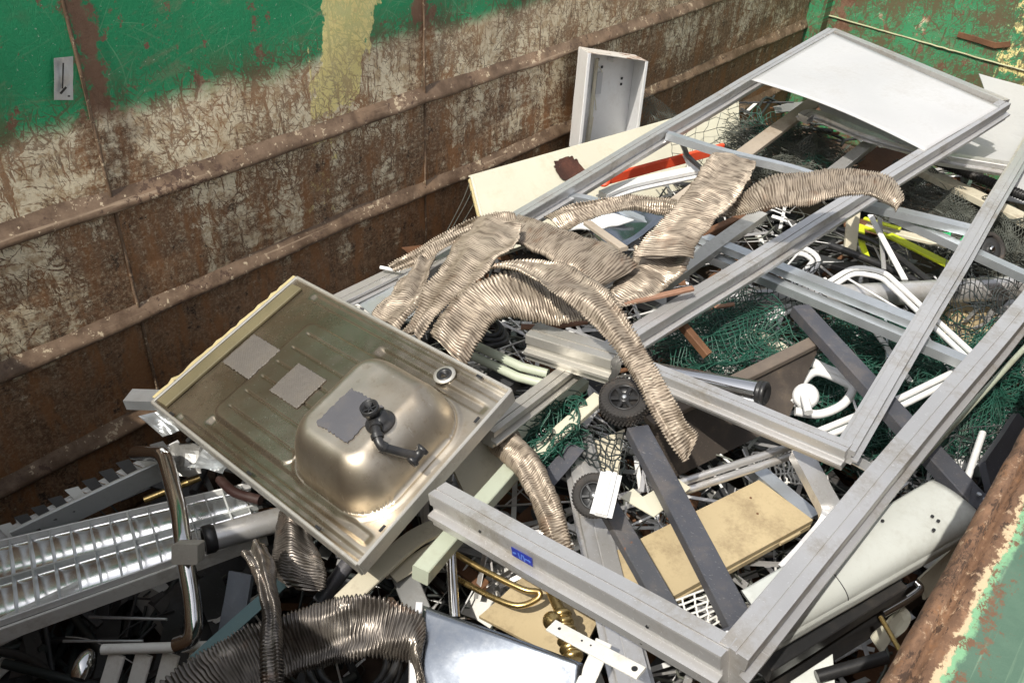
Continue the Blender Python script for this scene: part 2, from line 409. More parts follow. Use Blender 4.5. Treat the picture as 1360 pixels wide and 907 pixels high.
    scuff = t.math('MULTIPLY', t.step(t.noise(t.map(sw, scale=(2, 1, 7), rot=(0, .25, 0)), 1.8, 9, .75), .50, .66), .65)
    g = t.mix(scuff, g, (0.20, 0.20, 0.12))
    wsp = t.step(t.noise(v, 70, 5, .7), .645, .665); g = t.mix(wsp, g, (0.5, 0.55, 0.45))
    g = t.mix(t.math('MULTIPLY', t.step(t.noise(v, 6, 6, .7), .52, .7), .35), g, (0.10, 0.15, 0.08))
    chips = t.step(t.math('ADD', t.noise(v, 10, 9, .76), t.math('MULTIPLY', t.math('SUBTRACT', nst, .5), .35)), .575, .60)
    for (sx, wd, k) in seams:
        d = t.math('ABSOLUTE', t.math('SUBTRACT', t.math('ADD', a, t.math('MULTIPLY', t.math('SUBTRACT', n1, .5), .25)), sx))
        chips = t.math('MAXIMUM', chips, t.step(t.math('ADD', d, t.math('MULTIPLY', t.noise(v, 14, 8, .75), .55)), .335, .30))
    g = t.mix(chips, g, t.mix(n2, (0.13, 0.065, 0.040), (0.25, 0.155, 0.10)))
    low = t.math('MULTIPLY', t.math('MULTIPLY', lines, t.step(z_, green_z + .16, green_z, 0, 1)), .8)
    g = t.mix(low, g, (0.12, 0.06, 0.035))
    col = t.mix(gm, col, g)
    bm = t.math('ADD', t.math('MULTIPLY', creamgone, -.6), t.math('MULTIPLY', n2, .5))
    if splash:
        for (sx, top, bot, w0, w1, cov, drip) in splash:
            wob = t.math('MULTIPLY', t.math('SUBTRACT', t.noise(v, 9, 6, .65), .5), .20)
            sxz = t.step(z_, 1.10, 1.80, sx - .20, sx + .01, False)
            d = t.math('ABSOLUTE', t.math('SUBTRACT', t.math('ADD', a, wob), sxz if drip < 20 else sx))
            wd = t.math('ADD', t.step(z_, bot, top, w1, w0, False), t.math('MULTIPLY', t.math('SUBTRACT', t.noise(t.map(v, scale=(drip, 1, .6)), 1, 3), .5), w0 * 1.3))
            m = t.step(t.math('SUBTRACT', wd, d), 0, .012)
            m = t.math('MULTIPLY', m, t.step(t.math('ADD', z_, t.math('MULTIPLY', t.math('SUBTRACT', t.noise(t.map(v, scale=(30, 1, .5)), 1, 2), .5), .5)), bot, bot + .04))
            m = t.math('MULTIPLY', m, t.step(t.math('ADD', t.noise(v, 12, 7, .7), t.step(z_, 1.25, 1.6, .18, -.04)), cov + .03, cov))
            m = t.math('MULTIPLY', m, t.math('SUBTRACT', 1.0, t.math('MULTIPLY', lines, t.step(z_, 1.75, 1.35, .25, .8))))
            yc = t.mix(t.noise(v, 18, 5), (0.70, 0.58, 0.21), (0.84, 0.74, 0.36))
            yc = t.mix(t.math('MULTIPLY', t.step(t.noise(v, 34, 6, .7), .58, .72), .6), yc, (0.22, 0.15, 0.06))
            col = t.mix(m, col, yc); bm = t.math('ADD', bm, m)
    t.bump(t.math('ADD', bm, t.math('MULTIPLY', t.noise(v, 90, 5, .75), .9)), .5, .004)
    return t.out(col, 0.0, t.math('ADD', t.math('MULTIPLY', n2, .25), .48), .35)
M['wall'] = wall_material('container_side_paint', 'x', [(1.13, .22, .22), (2.42, .20, .17), (4.05, .25, .13), (0.35, .2, .1)],
                          [(2.06, 2.05, .98, .17, .055, .60, 16)])
M['endwall'] = wall_material('container_end_paint', 'y', [(2.2, .05, .2)], [(1.00, 1.35, .78, .15, .12, .66, 30)], allgreen=True, rustiness=-.05)
M['nearend'] = wall_material('container_near_end_paint', 'y', [(1.2, .4, .25)])
def rib_material():
    t = NT('scraped_rib_steel'); p = t.pos(True); x_, y_, z_ = t.sep(p)
    n = t.noise(p, 9, 7, .7); n2 = t.noise(p, 45, 5, .7); st = t.noise(t.map(p, scale=(1.2, 30, 30)), 1, 4, .6)
    c = t.mix(t.step(n, .35, .65), (0.100, 0.062, 0.038), (0.22, 0.150, 0.100))
    c = t.mix(t.step(t.noise(p, 5, 5, .6), .5, .68), c, (0.25, 0.165, 0.105))
    up = t.math('ADD', t.math('MULTIPLY', n2, .8), t.math('MULTIPLY', n, .4))
    c = t.mix(t.step(up, .685, .72), c, (0.52, 0.42, 0.29))
    c = t.mix(t.step(st, .60, .70), c, (0.32, 0.235, 0.16))
    fl = t.math('ADD', t.noise(p, 30, 8, .78), t.math('MULTIPLY', t.math('SUBTRACT', t.noise(t.map(p, scale=(1, .1, .1)), 2.5, 3), .5), .5))
    c = t.mix(t.step(fl, .56, .60), c, (0.085, 0.050, 0.034))
    t.bump(n2, .4, .004)
    return t.out(c, .1, t.math('ADD', t.math('MULTIPLY', n, .3), .38), .4)
M['rib'] = rib_material()
def rim_material():
    """near top rail: rust on the inner ridge, chalky green flaking to cream on the outer face"""
    t = NT('worn_rim_paint'); p = t.pos(True); x_, y_, z_ = t.sep(p)
    n = t.noise(t.map(p, scale=(.6, 1.3, 1.3)), 15, 8, .74); n2 = t.noise(p, 50, 6, .75)
    hs = t.noise(t.map(p, scale=(2, 90, 90)), 1, 3); hs2 = t.noise(t.map(p, scale=(3, 60, 60), rot=(0, 0, .16)), 1, 3)
    g = t.mix(t.noise(p, 12, 5), (0.040, 0.090, 0.062), (0.115, 0.185, 0.130))
    g = t.mix(t.math('MULTIPLY', t.step(hs, .56, .72), .5), g, (0.26, 0.36, 0.24))
    g = t.mix(t.step(hs2, .69, .73), g, (0.45, 0.50, 0.36))
    edge = t.math('ADD', y_, t.math('MULTIPLY', t.math('SUBTRACT', t.math('ADD', t.math('MULTIPLY', n, .55), t.math('MULTIPLY', n2, .45)), .5), .055))
    g = t.mix(t.step(edge, -.050, -.042), g, (0.18, 0.36, 0.20))
    g = t.mix(t.step(edge, -.0375, -.034), g, (0.52, 0.40, 0.25))
    r = t.mix(t.step(n, .35, .65), (0.065, 0.036, 0.022), (0.23, 0.130, 0.075))
    r = t.mix(t.math('MULTIPLY', t.step(t.noise(p, 28, 7, .75), .5, .66), .7), r, (0.24, 0.115, 0.05))
    r = t.mix(t.step(n2, .57, .62), r, (0.36, 0.25, 0.16)); r = t.mix(t.step(t.noise(t.map(p, scale=(.4, 1, 1)), 90, 6, .75), .53, .58), r, (0.055, 0.032, 0.02))
    c = t.mix(t.step(edge, -.030, -.027), g, r)
    near = t.math('MULTIPLY', t.step(y_, -.095, -.055), .11)
    ch = t.math('ADD', t.noise(t.map(p, scale=(.7, 1, 1)), 48, 9, .82), near)
    c = t.mix(t.step(ch, .635, .655), c, t.mix(n2, (0.09, 0.048, 0.028), (0.21, 0.12, 0.07)))
    c = t.mix(t.step(t.noise(p, 10, 6, .7), .63, .68), c, (0.16, 0.09, 0.055))
    t.bump(t.math('ADD', n2, t.math('MULTIPLY', n, .8)), .45, .003)
    return t.out(c, 0, .62, .35)
M['rim'] = rim_material()
def yard_material():
    t = NT('asphalt'); p = t.pos(True)
    c = t.mix(t.noise(p, 60, 4), (0.04, 0.04, 0.042), (0.075, 0.073, 0.07)); c = t.mix(t.step(t.noise(p, .6, 5), .45, .7), c, (0.09, 0.085, 0.075))
    t.bump(t.noise(p, 120, 3), .4, .004); return t.out(c, 0, .9)
M['asphalt'] = yard_material()
M['floor'] = paint('container_floor_rust', (0.07, 0.045, 0.03), 0, .8, (0.03, 0.02, 0.015), .6, 0, rust=.3)
def tile(mb, w=60.0):
    mb.add([(-w, -w, 0), (w, -w, 0), (w, w, 0), (-w, w, 0)], [(0, 1, 2, 3)])
g = MB(); tile(g); g.build('ground', M['asphalt'], kind='structure', keep=True)
# ------------------------------------------------------------------ the container
L0, L1, WY, TOP, FLO = -0.12, 6.32, 2.40, 2.05, 0.16
RIM = 1.75                                  # near wall lowered so the sun reaches the grey casing
cont = thing('scrap_container', 'long open steel container, green paint worn to rust, heaped with scrap metal', 'container', (3.1, 1.2, 0))
def dent(x, z, k=1.0):
    return (noise.noise(Vector((x * 1.1, z * 1.6, 3.1))) * .020 + noise.noise(Vector((x * 3.3, z * 3.7, 9.0))) * .007) * k
def sheetwall(fn, nu, nv):
    m = MB(); m.slab(fn, nu, nv, .006, True); return m
ribz = (1.34, 0.94, 0.535)
def far(u, v):
    x = L0 + (L1 - L0) * u; z = FLO + (TOP - FLO) * v
    return Vector((x, WY + dent(x, z) , z)), Vector((0, -1, 0))
fw = sheetwall(far, 260, 70).build('side_wall', M['wall'], cont)
def rib_mb(z, y0, sgn, x0, x1):
    m = MB(); pr = [(.058, -.010), (.048, -.005), (.028, .004), (.008, .017), (-.004, .024), (-.014, .027), (-.021, .024), (-.025, .014), (-.029, .000), (-.032, -.010)]
    pr = pr[::-1] + [(.058, -.03), (-.032, -.03)]
    n = 150; path = []; vs = []; fs = []
    for i in range(n + 1):
        x = x0 + (x1 - x0) * i / n
        wz = noise.noise(Vector((x * 1.3, z * 9, 0))) * .010 + noise.noise(Vector((x * 6, z * 9, 5))) * .004
        wy = dent(x, z) if sgn < 0 else 0
        sc = 1 + noise.noise(Vector((x * 5, z * 7, 2))) * .14
        for (a, b) in pr:
            tw = noise.noise(Vector((x * 9, a * 30, z))) * .003
            vs.append((x, y0 + wy + sgn * (b * sc + tw), z + a + wz))
    k = len(pr)
    for i in range(n):
        for j in range(k): fs.append((i * k + j, (i + 1) * k + j, (i + 1) * k + (j + 1) % k, i * k + (j + 1) % k))
    m.add(vs, fs, True); return m
for z in ribz: rib_mb(z, WY, -1, L0, L1).build('rib', M['rib'], fw)
def bead(path, r):
    m = MB(); pts = []
    for i in range(len(path) - 1):
        for j in range(30):
            p = path[i].lerp(path[i + 1], j / 30); pts.append(p + noise.noise_vector(p * 25) * r * .5)
    m.tube(pts, r, 6); return m
for sx in (1.09, 2.42):
    bead([Vector((sx, WY - .002 + dent(sx, .2), FLO)), Vector((sx - .004, WY - .002 + dent(sx, 1.1), 1.1)), Vector((sx - .01, WY - .002 + dent(sx, 1.9), TOP))], .0055).build('weld_seam', M['rib'], fw)
m = MB(); m.sweep(rect(.10, .12, .01), [Vector((L0 - .06, WY + .055, TOP + .04)), Vector((L1 + .06, WY + .055, TOP + .04))]); m.build('top_rail', M['rust'], fw)
# torn grey label and paint chips on the far wall
lab = MB(); c4 = [PY(72, 78, WY - .012), PY(97, 75, WY - .012), PY(97, 133, WY - .012), PY(72, 133, WY - .012)]
def lab_fn(u, v):
    p = c4[0].lerp(c4[1], u).lerp(c4[3].lerp(c4[2], u), v); p.y += noise.noise(p * 30) * .004; return p, Vector((0, -1, 0))
lab.slab(lab_fn, 8, 14, .001)
lo = lab.build('torn_label', M['galv'], fw)
d = MB()
for (a, b, wd) in (((84, 84), (83, 118), .004), ((80, 125), (88, 116), .006), ((90, 128), (93, 128), .004)):
    q0 = PY(*a, WY - .022); q1 = PY(*b, WY - .022); d.sweep(rect(wd, .001, 0), [q0, q1], up=Vector((0, -1, 0)))
d.build('label_print', M['black'], lo)
def endw(u, v):
    y = -.02 + (WY + .02) * u; z = FLO + (TOP - FLO) * v
    return Vector((L1 + dent(y * 1.3 + 5, z, .9), y, z)), Vector((-1, 0, 0))
ew = sheetwall(endw, 90, 60).build('end_wall', M['endwall'], cont)
bead([Vector((L1 - .006, 2.40, 1.01)), Vector((L1 - .010, 1.2, .965)), Vector((L1 - .006, 0, .93))], .006).build('weld_seam', M['weld'], ew)
m = MB(); m.sweep(rect(.14, .14, .02), [Vector((L1 - .05, WY - .045, FLO)), Vector((L1 - .05, WY - .045, TOP))], up=Vector((1, 0, 0))); m.build('corner_post', M['endwall'], ew)
m = MB(); m.sweep(rect(.10, .12, .01), [Vector((L1 + .055, -.06, TOP + .04)), Vector((L1 + .055, WY + .0, TOP + .04))]); m.build('top_rail', M['rust'], ew)
# narrow torn rust scar on the end wall
sc = MB(); sc.sweep(rect(.035, .004, .001), warp([P(1272, 47, -1.53) , P(1308, 58, -1.53), P(1342, 60, -1.53)], 8, .01), up=Vector((-1, 0, 0)))
def ony_x(px, py, x):
    r = RX * (px - CX) + RY * (py - CY) + RF * FPX; r = r * (x / r.x); return Vector((r.x, r.y, r.z + ZC))
sc = MB(); sc.sweep(rect(.035, .006, .002), [ony_x(1272, 46, L1 - .012), ony_x(1300, 54, L1 - .012), ony_x(1322, 61, L1 - .012), ony_x(1342, 59, L1 - .012)], up=Vector((-1, 0, 0)))
sc.build('rust_scar', M['rust'], ew)
def leftw(u, v):
    y = -.02 + (WY + .02) * u; z = FLO + (TOP - FLO) * v
    return Vector((L0 + dent(y + 9, z), y, z)), Vector((1, 0, 0))
lw_ = sheetwall(leftw, 40, 30).build('end_wall', M['nearend'], cont)
m = MB(); m.sweep(rect(.10, .12, .01), [Vector((L0 - .055, -.06, TOP + .04)), Vector((L0 - .055, WY, TOP + .04))]); m.build('top_rail', M['rust'], lw_)
# near wall, its inner ridges and the top rail the photographer leans over
def near(u, v):
    x = L0 + (L1 - L0) * u; z = FLO + (RIM - .06 - FLO) * v
    return Vector((x, -.062 + dent(x, z + 4, .6), z)), Vector((0, 1, 0))
nw = sheetwall(near, 120, 40).build('side_wall', M['rib'], cont)
for z in ribz: rib_mb(z, -.062, 1, L0, L1).build('rib', M['rib'], nw)
def rim():
    pr = [(-.010, -.46), (.006, -.44), (.002, -.36), (-.012, -.33), (-.012, -.23), (.006, -.20), (.012, -.17), (.004, -.14), (-.008, -.12), (-.008, -.07), (.006, -.055), (.013, -.034), (.012, -.012), (.005, -.001), (-.005, .001), (-.011, -.013), (-.016, -.014), (-.021, -.003), (-.034, -.002), (-.060, -.003), (-.095, -.004), (-.205, -.010), (-.225, -.025), (-.225, -.24), (-.19, -.24), (-.19, -.46)]
    m = MB(); n = 1300; vs = []; fs = []; k = len(pr)
    for i in range(n + 1):
        x = L0 + (L1 - L0) * i / n
        for j, (a, b) in enumerate(pr):
            w_ = noise.noise(Vector((x * 2, j * .1, 1))) * .0025 + noise.noise(Vector((x * 24, j * .4, 3))) * .0011 + noise.noise(Vector((x * 70, j * .9, 8))) * .0006
            vs.append((x, a + w_ * 1.3, RIM + b + w_ * .8))
    for i in range(n):
        for j in range(k): fs.append((i * k + j, i * k + (j + 1) % k, (i + 1) * k + (j + 1) % k, (i + 1) * k + j))
    m.add(vs, fs, True); return m
rim().build('top_rail', M['rim'], nw)
m = MB(); m.slab(lambda u, v: (Vector((L0 + (L1 - L0) * u, -.03 + (WY + .03) * v, FLO + .004 + noise.noise(Vector((u * 30, v * 12, 0))) * .006)), UP), 60, 24, .05); m.build('floor', M['floor'], cont)
# ------------------------------------------------------------------ sink
def frame4(q):                                   # local axes of a rectangle given by origin, u-end, v-end
    O, A, B = q; U = (A - O).normalized(); V = (B - O); V = (V - U * V.dot(U)).normalized(); N = U.cross(V)
    return O, U, V, N
M['oldfoam'] = paint('stained_batten', (0.22, 0.19, 0.11), .3, .45, (0.14, 0.10, 0.05), .6, .2, var=.25)
def sink():
    O = Vector((1.385, 1.93, -1.455 + ZC)); U = Vector((-.044, -.988, .089)); V = Vector((-.965, -.053, -.281))
    U.normalize(); V.normalize(); N = V.cross(U).normalized()
    if N.z < 0: N = -N
    LU, LV = .90, .565
    pt = lambda u, v, h=0: O + U * u + V * v + N * h
    t = thing('kitchen_sink', 'upturned stainless steel kitchen sink, bowl up, black waste pipe on its underside', 'sink', pt(LU / 2, LV / 2, -.03))
    def ss(a, b, x): x = max(0, min(1, (x - a) / (b - a))); return x * x * (3 - 2 * x)
    def rr(u, v, cu, cv, hu, hv, r):               # rounded-rectangle signed distance
        du = abs(u - cu) - hu + r; dv = abs(v - cv) - hv + r
        return math.hypot(max(du, 0), max(dv, 0)) + min(max(du, dv), 0) - r
    def hgt(u, v):
        d = rr(u, v, .690, .300, .168, .187, .105)
        x = max(0, min(1, -d / .076))
        h = .135 * (math.sin(x * math.pi / 2) ** .60 if x > 0 else 0)
        h += (.0045 * ss(.022, .008, d) - .004 * ss(.008, .0, d)) * (1 if d > 0 else 0)
        if d > 0:
            h += -.007 * ss(.012, .0, abs(v - .082) - .008) * ss(.46, .49, u) * ss(.885, .86, u)
            h += -.007 * ss(.012, .0, abs(v - .506) - .008) * ss(.20, .225, u) * ss(.885, .86, u)
            h += -.006 * ss(.012, .0, abs(v - .030) - .006) * ss(.1, .13, u) 
            h += -.006 * ss(.010, .0, abs(v - .548) - .004) * ss(.1, .13, u)
            dr = rr(u, v, .365, .295, .172, .19, .03)
            h += .004 * ss(.004, -.004, dr)
            for k in range(6):
                vk = .145 + k * .060
                h += -.0042 * ss(.0055, .001, abs(v - vk)) * ss(.215, .235, u) * ss(.525, .505, u)
            h += .0015 * noise.noise(Vector((u * 7, v * 7, 1)))
        h += .0012 * noise.noise(Vector((u * 20, v * 20, 4)))
        return h
    m = MB(); m.grid(lambda a, b: pt(a * LU, b * LV, hgt(a * LU, b * LV)), 300, 200)
    bowl_tone = [max(0, min(1, (hgt(i / 300 * LU, j / 200 * LV)) / .03 + max(0, (i / 300 - .80) * 6))) for j in range(201) for i in range(301)]
    m2 = MB()
    # folded edges hang down from the sheet
    T = NT('stained_stainless'); p = T.pos(); 
    n1 = T.noise(p, 5, 6, .6); n2 = T.noise(p, 40, 6, .7); br = T.noise(T.map(p, scale=(4, 120, 120), rot=(0, 0, 0.05)), 1, 3)
    c = T.mix(T.step(n1, .35, .7), (0.68, 0.61, 0.50), (0.48, 0.41, 0.32))
    c = T.mix(T.math('MULTIPLY', T.step(n2, .55, .75), .45), c, (0.30, 0.22, 0.13))
    c = T.mix(T.math('MULTIPLY', T.step(T.noise(p, 9, 7, .75, .6), .60, .72), .55), c, (0.40, 0.22, 0.10))
    wr = T.n('ShaderNodeAttribute', attribute_name='tone').outputs['Fac']            # tray colour darkened to stand in for the dark wall it reflects
    c = T.mix(T.math('MULTIPLY', T.math('SUBTRACT', 1.0, wr), T.step(n1, .2, .7, .55, .85)), c, (0.185, 0.145, 0.095))
    s1 = T.scratch(p, 130, (.4, .2, .9)); c = T.mix(T.math('MULTIPLY', s1, .4), c, (.8, .76, .68))
    T.bump(T.math('ADD', T.math('MULTIPLY', br, .2), n2), .08, .002)
    SM = T.out(c, T.math('ADD', T.math('MULTIPLY', wr, .10), .90), T.math('ADD', T.math('MULTIPLY', n1, .16), T.math('ADD', T.math('MULTIPLY', n2, .12), T.math('ADD', T.math('MULTIPLY', wr, .16), .13))))
    ob = m.build('basin_sheet', SM, t, attr=bowl_tone)
    e = MB(); hh = .036
    for (a, b) in (((0, 0), (LU, 0)), ((LU, 0), (LU, LV)), ((LU, LV), (0, LV)), ((0, LV), (0, 0))):
        p0, p1 = pt(*a, -.012), pt(*b, -.012)
        e.sweep(rect(.010, .044, .004), warp([p0, p1], 12, .002, a[0]), up=N)
    e.build('folded_rim', M['alu_dull'], t)
    # yellowed batten and torn sealant along the far-left end
    b = MB(); b.sweep(rect(.045, .012, .003), warp([pt(.036, .03, .006), pt(.034, LV - .012, .006)], 16, .004), up=N); b.build('wooden_batten', M['oldfoam'], t)
    f = MB()
    pts = [pt(-.012 + .010 * noise.noise(Vector((k * .9, 0, 0))), k / 30 * LV * .98, .004 + .006 * noise.noise(Vector((k * .7, 4, 0)))) for k in range(31)]
    f.sweep(rect(.014, .006, .002), pts, up=N); f.build('torn_sealant', M['foam'], t)
    def pad(u0, u1, v0, v1, h, mat, nm, dots=False, rag=.003):
        k = MB()
        def fn(a, b):
            u = u0 + (u1 - u0) * a; v = v0 + (v1 - v0) * b
            if a in (0, 1): u += noise.noise(Vector((b * 14, u0 * 9, 0))) * rag
            if b in (0, 1): v += noise.noise(Vector((a * 14, v0 * 9, 7))) * rag
            hh = h + .0006 * noise.noise(Vector((u * 60, v * 60, 0)))
            if dots: hh += .0016 * max(0, math.sin(a * 26 * math.pi) * math.sin(b * 26 * math.pi))
            return pt(u, v, hh), N
        k.slab(fn, 60 if dots else 24, 60 if dots else 24, .0035, dots); k.build(nm, mat, t)
    M['pad'] = paint('dimpled_deadening_pad', (0.15, 0.135, 0.12), .25, .5, (0.12, 0.10, 0.07), .5, .3)
    pad(.069, .200, .233, .356, .0065, M['pad'], 'sound_pad', True); pad(.294, .418, .237, .349, .0085, M['pad'], 'sound_pad', True)
    pad(.632, .748, .272, .394, .1385, M['felt'], 'sound_pad', False, .006)
    # waste: flange, cup with cross, elbow and pipe with end fitting
    wst = MB(); dc = pt(.776, .308, .135)
    wst.lathe(dc, N, [(.0, .001), (.036, .001), (.036, .005), (.030, .010), (.024, .016), (.022, .028), (.0, .028)], 36)
    wo_ = wst.build('waste_flange', M['black'], t)
    cup = MB(); c0 = pt(.765, .312, .152)
    cup.lathe(c0, N, [(.017, 0), (.018, .02), (.022, .024), (.022, .040), (.0185, .040), (.018, .016), (.0, .014)], 32)
    for q in range(3):
        aa = q * math.pi / 3; dd = U * math.cos(aa) + V * math.sin(aa)
        cup.sweep(rect(.003, .010, 0), [c0 + N * .028 - dd * .018, c0 + N * .028 + dd * .018], up=N)
    cup.build('waste_cup', M['black'], t)
    pipe = MB()
    pth = fillet([pt(.772, .312, .155), pt(.800, .338, .158), pt(.830, .360, .142), pt(.862, .325, .098), pt(.876, .308, .080)], .016, 7)
    pipe.tube(pth, .0115, 18)
    for (i, r) in ((2, .0150), (8, .0150), (14, .0140)):
        i = min(i, len(pth) - 2); dd = (pth[i + 1] - pth[i]).normalized(); pipe.tube([pth[i] - dd * .005, pth[i] + dd * .005], r, 18)
    pipe.build('waste_pipe', M['black'], t)
    ef = MB(); ec = pt(.876, .306, .080); ax = (V * .9 + N * -.15 - U * .1).normalized()
    ef.lathe(ec - ax * .022, ax, [(.0, 0), (.016, 0), (.016, .009), (.0125, .011), (.0125, .032), (.0165, .034), (.0165, .045), (.010, .045), (.010, .024), (0, .024)], 28)
    ef.build('pipe_coupling', M['black'], t)
    ov = MB(); oc = pt(.705, .050, .002)
    ov.lathe(oc, N, [(.030, 0), (.030, .0035), (.021, .004)], 32); o1 = ov.build('tap_hole_ring', M['alu_dull'], t)
    oh = MB(); oh.lathe(oc, N, [(.021, .003), (.020, .0065), (.012, .005), (.010, -.004), (0, -.004)], 32); oh.sweep(rect(.003, .003, 0), [oc + N * .005 - U * .018, oc + N * .005 + U * .018], up=N); oh.build('tap_hole_plug', M['black'], o1)
    for (u, v) in ((.80, .01), (.885, .12), (.888, .47), (.47, .555), (.75, .556), (.10, .558)):
        k = MB(); k.sweep(rect(.007, .004, .001), [pt(u - .009 * (v < .05 or v > .5), v - .009 * (.05 < v < .5), .011), pt(u + .009 * (v < .05 or v > .5), v + .009 * (.05 < v < .5), .011)], up=N); k.build('fixing_slot', M['black'], t)
sink()
# ------------------------------------------------------------------ flattened corrugated flexible ducts
def duct_material(name, a, b, valley, metal, rough, cream=.3):
    T = NT(name); p = T.pos(); at = T.n('ShaderNodeAttribute', attribute_name='tone').outputs['Fac']
    n1 = T.noise(p, 11, 6, .65); n2 = T.noise(p, 55, 5, .7); n3 = T.noise(p, 4.5, 4, .6)
    c = T.mix(T.step(n1, .3, .7), a, b)
    c = T.mix(T.math('MULTIPLY', T.step(n3, .45, .7), cream), c, (0.56, 0.49, 0.37))
    c = T.mix(T.math('MULTIPLY', T.step(T.math('ADD', at, T.math('MULTIPLY', n2, .25)), .80, .30), .85), c, valley)  # darker brown in the corrugation valleys, lighter crests, varied per ridge
    c = T.mix(T.math('MULTIPLY', T.step(n1, .56, .72), .28), c, (0.28, 0.13, 0.06))
    T.bump(n2, .15, .002)
    return T.out(c, metal, T.math('ADD', T.math('MULTIPLY', n2, .25), T.step(n3, .35, .65, rough + .08, rough - .16)), .5)
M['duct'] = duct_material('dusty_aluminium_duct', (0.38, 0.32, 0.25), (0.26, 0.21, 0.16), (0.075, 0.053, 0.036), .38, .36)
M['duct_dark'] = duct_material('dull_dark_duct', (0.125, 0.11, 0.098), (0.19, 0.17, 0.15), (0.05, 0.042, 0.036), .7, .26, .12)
DG = 'flattened flexible ducts on the heap'
def ribbon(label, pairs, t=.008, pitch=.0082, amp=.0020, mat='duct', crumple=.024, seed=0, puff=0.0, group=DG, bend=.020, arch=.07):
    """pairs: ((px,py,z),(px,py,z)) the two edges seen along the duct"""
    A = spline([P(*a) for a, b in pairs], 24); B = spline([P(*b) for a, b in pairs], 24)
    # resample by mid-line length
    mid = [(a + b) / 2 for a, b in zip(A, B)]; L = [0]
    for i in range(1, len(mid)): L.append(L[-1] + (mid[i] - mid[i - 1]).length)
    n = int(L[-1] / pitch * 4.5); n = max(40, min(n, 1500)); out = []; j = 0
    for i in range(n + 1):
        s_ = L[-1] * i / n
        while j < len(L) - 2 and L[j + 1] < s_: j += 1
        k = (s_ - L[j]) / max(1e-9, L[j + 1] - L[j]); out.append((A[j].lerp(A[j + 1], k), B[j].lerp(B[j + 1], k), s_))
    m = MB(); vs = []; fs = []; at = []; K = 26
    for i, (a, b, s_) in enumerate(out):
        c = (a + b) / 2; W = (b - a) / 2; hw = W.length; W = W.normalized()
        a2, b2, _ = out[min(i + 6, n)]; a1, b1, _ = out[max(i - 6, 0)]
        D = ((a2 + b2) - (a1 + b1)).normalized(); N = D.cross(W).normalized()
        if N.dot(EYE - c) < 0: N = -N
        for q in range(K):
            th = 2 * math.pi * q / K; ct, st = math.cos(th), math.sin(th)
            x = math.copysign(abs(ct) ** .75, ct); y = math.copysign(abs(st) ** .7, st)
            ph = s_ / pitch + 2.2 * noise.noise(Vector((s_ * 7, seed, 1))) + .8 * noise.noise(Vector((x * 1.6, s_ * 9, seed))) + .5 * noise.noise(Vector((x * 5, s_ * 30, seed + 3)))
            cr = math.sin(2 * math.pi * ph)
            amp2 = amp * (1 + .9 * noise.noise(Vector((x * 2.5, s_ * 22, seed)))) * (1 + .9 * abs(x) ** 6)
            tt = t * (1 + puff * math.sin(math.pi * i / n)) * (1 + .5 * noise.noise(Vector((s_ * 6, x, seed + 9))))
            off = N * (y * (tt / 2) + math.copysign(1, y) * cr * amp2 * (.35 + .65 * abs(y)) + (crumple * (noise.noise(Vector((x * 1.1, s_ * 7, seed + 5))) + .9 * (.25 - abs(noise.noise(Vector((x * 1.8 + s_ * 2, s_ * 3.5, seed + 8)))))) + bend * (noise.noise(Vector((s_ * 3, seed, 2))) * x * x)))
            ed = 1 + cr * amp2 * .9 * abs(x) ** 4 / max(hw, .01) + .13 * noise.noise(Vector((s_ * 15, x, seed))) + .07 * noise.noise(Vector((s_ * 70, x, seed)))
            dome = -arch * hw * x * x * (1 + .8 * noise.noise(Vector((s_ * 4, seed, 6))))
            vs.append(c + W * x * hw * ed + off + N * dome + D * .4 * amp * noise.noise(Vector((x * 9, s_ * 50, 1))))
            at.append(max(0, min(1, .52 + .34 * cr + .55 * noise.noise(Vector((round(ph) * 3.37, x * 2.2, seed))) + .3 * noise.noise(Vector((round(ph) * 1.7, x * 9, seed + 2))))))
    for i in range(n):
        for q in range(K):
            fs.append((i * K + q, i * K + (q + 1) % K, (i + 1) * K + (q + 1) % K, (i + 1) * K + q))
    m.add(vs, fs, True)
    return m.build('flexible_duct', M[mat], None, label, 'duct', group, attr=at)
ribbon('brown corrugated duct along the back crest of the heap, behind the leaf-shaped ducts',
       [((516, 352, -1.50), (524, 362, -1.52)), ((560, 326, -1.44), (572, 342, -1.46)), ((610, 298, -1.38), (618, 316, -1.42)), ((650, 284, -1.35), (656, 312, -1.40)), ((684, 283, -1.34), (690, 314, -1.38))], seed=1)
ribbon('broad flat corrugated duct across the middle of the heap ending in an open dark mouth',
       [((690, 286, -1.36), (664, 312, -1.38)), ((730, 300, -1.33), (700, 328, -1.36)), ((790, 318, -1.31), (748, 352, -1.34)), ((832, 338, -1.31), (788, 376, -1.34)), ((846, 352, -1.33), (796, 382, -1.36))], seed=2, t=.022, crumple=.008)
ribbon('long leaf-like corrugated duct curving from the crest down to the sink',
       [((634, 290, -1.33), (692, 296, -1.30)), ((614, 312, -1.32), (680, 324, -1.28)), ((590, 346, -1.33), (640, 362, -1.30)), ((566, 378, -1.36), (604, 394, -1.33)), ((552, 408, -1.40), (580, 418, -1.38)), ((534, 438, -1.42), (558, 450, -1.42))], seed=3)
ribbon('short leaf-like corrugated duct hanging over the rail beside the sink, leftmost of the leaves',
       [((552, 346, -1.44), (578, 340, -1.44)), ((530, 376, -1.43), (566, 374, -1.42)), ((508, 404, -1.43), (552, 408, -1.42)), ((494, 424, -1.45), (528, 438, -1.43))], seed=4)
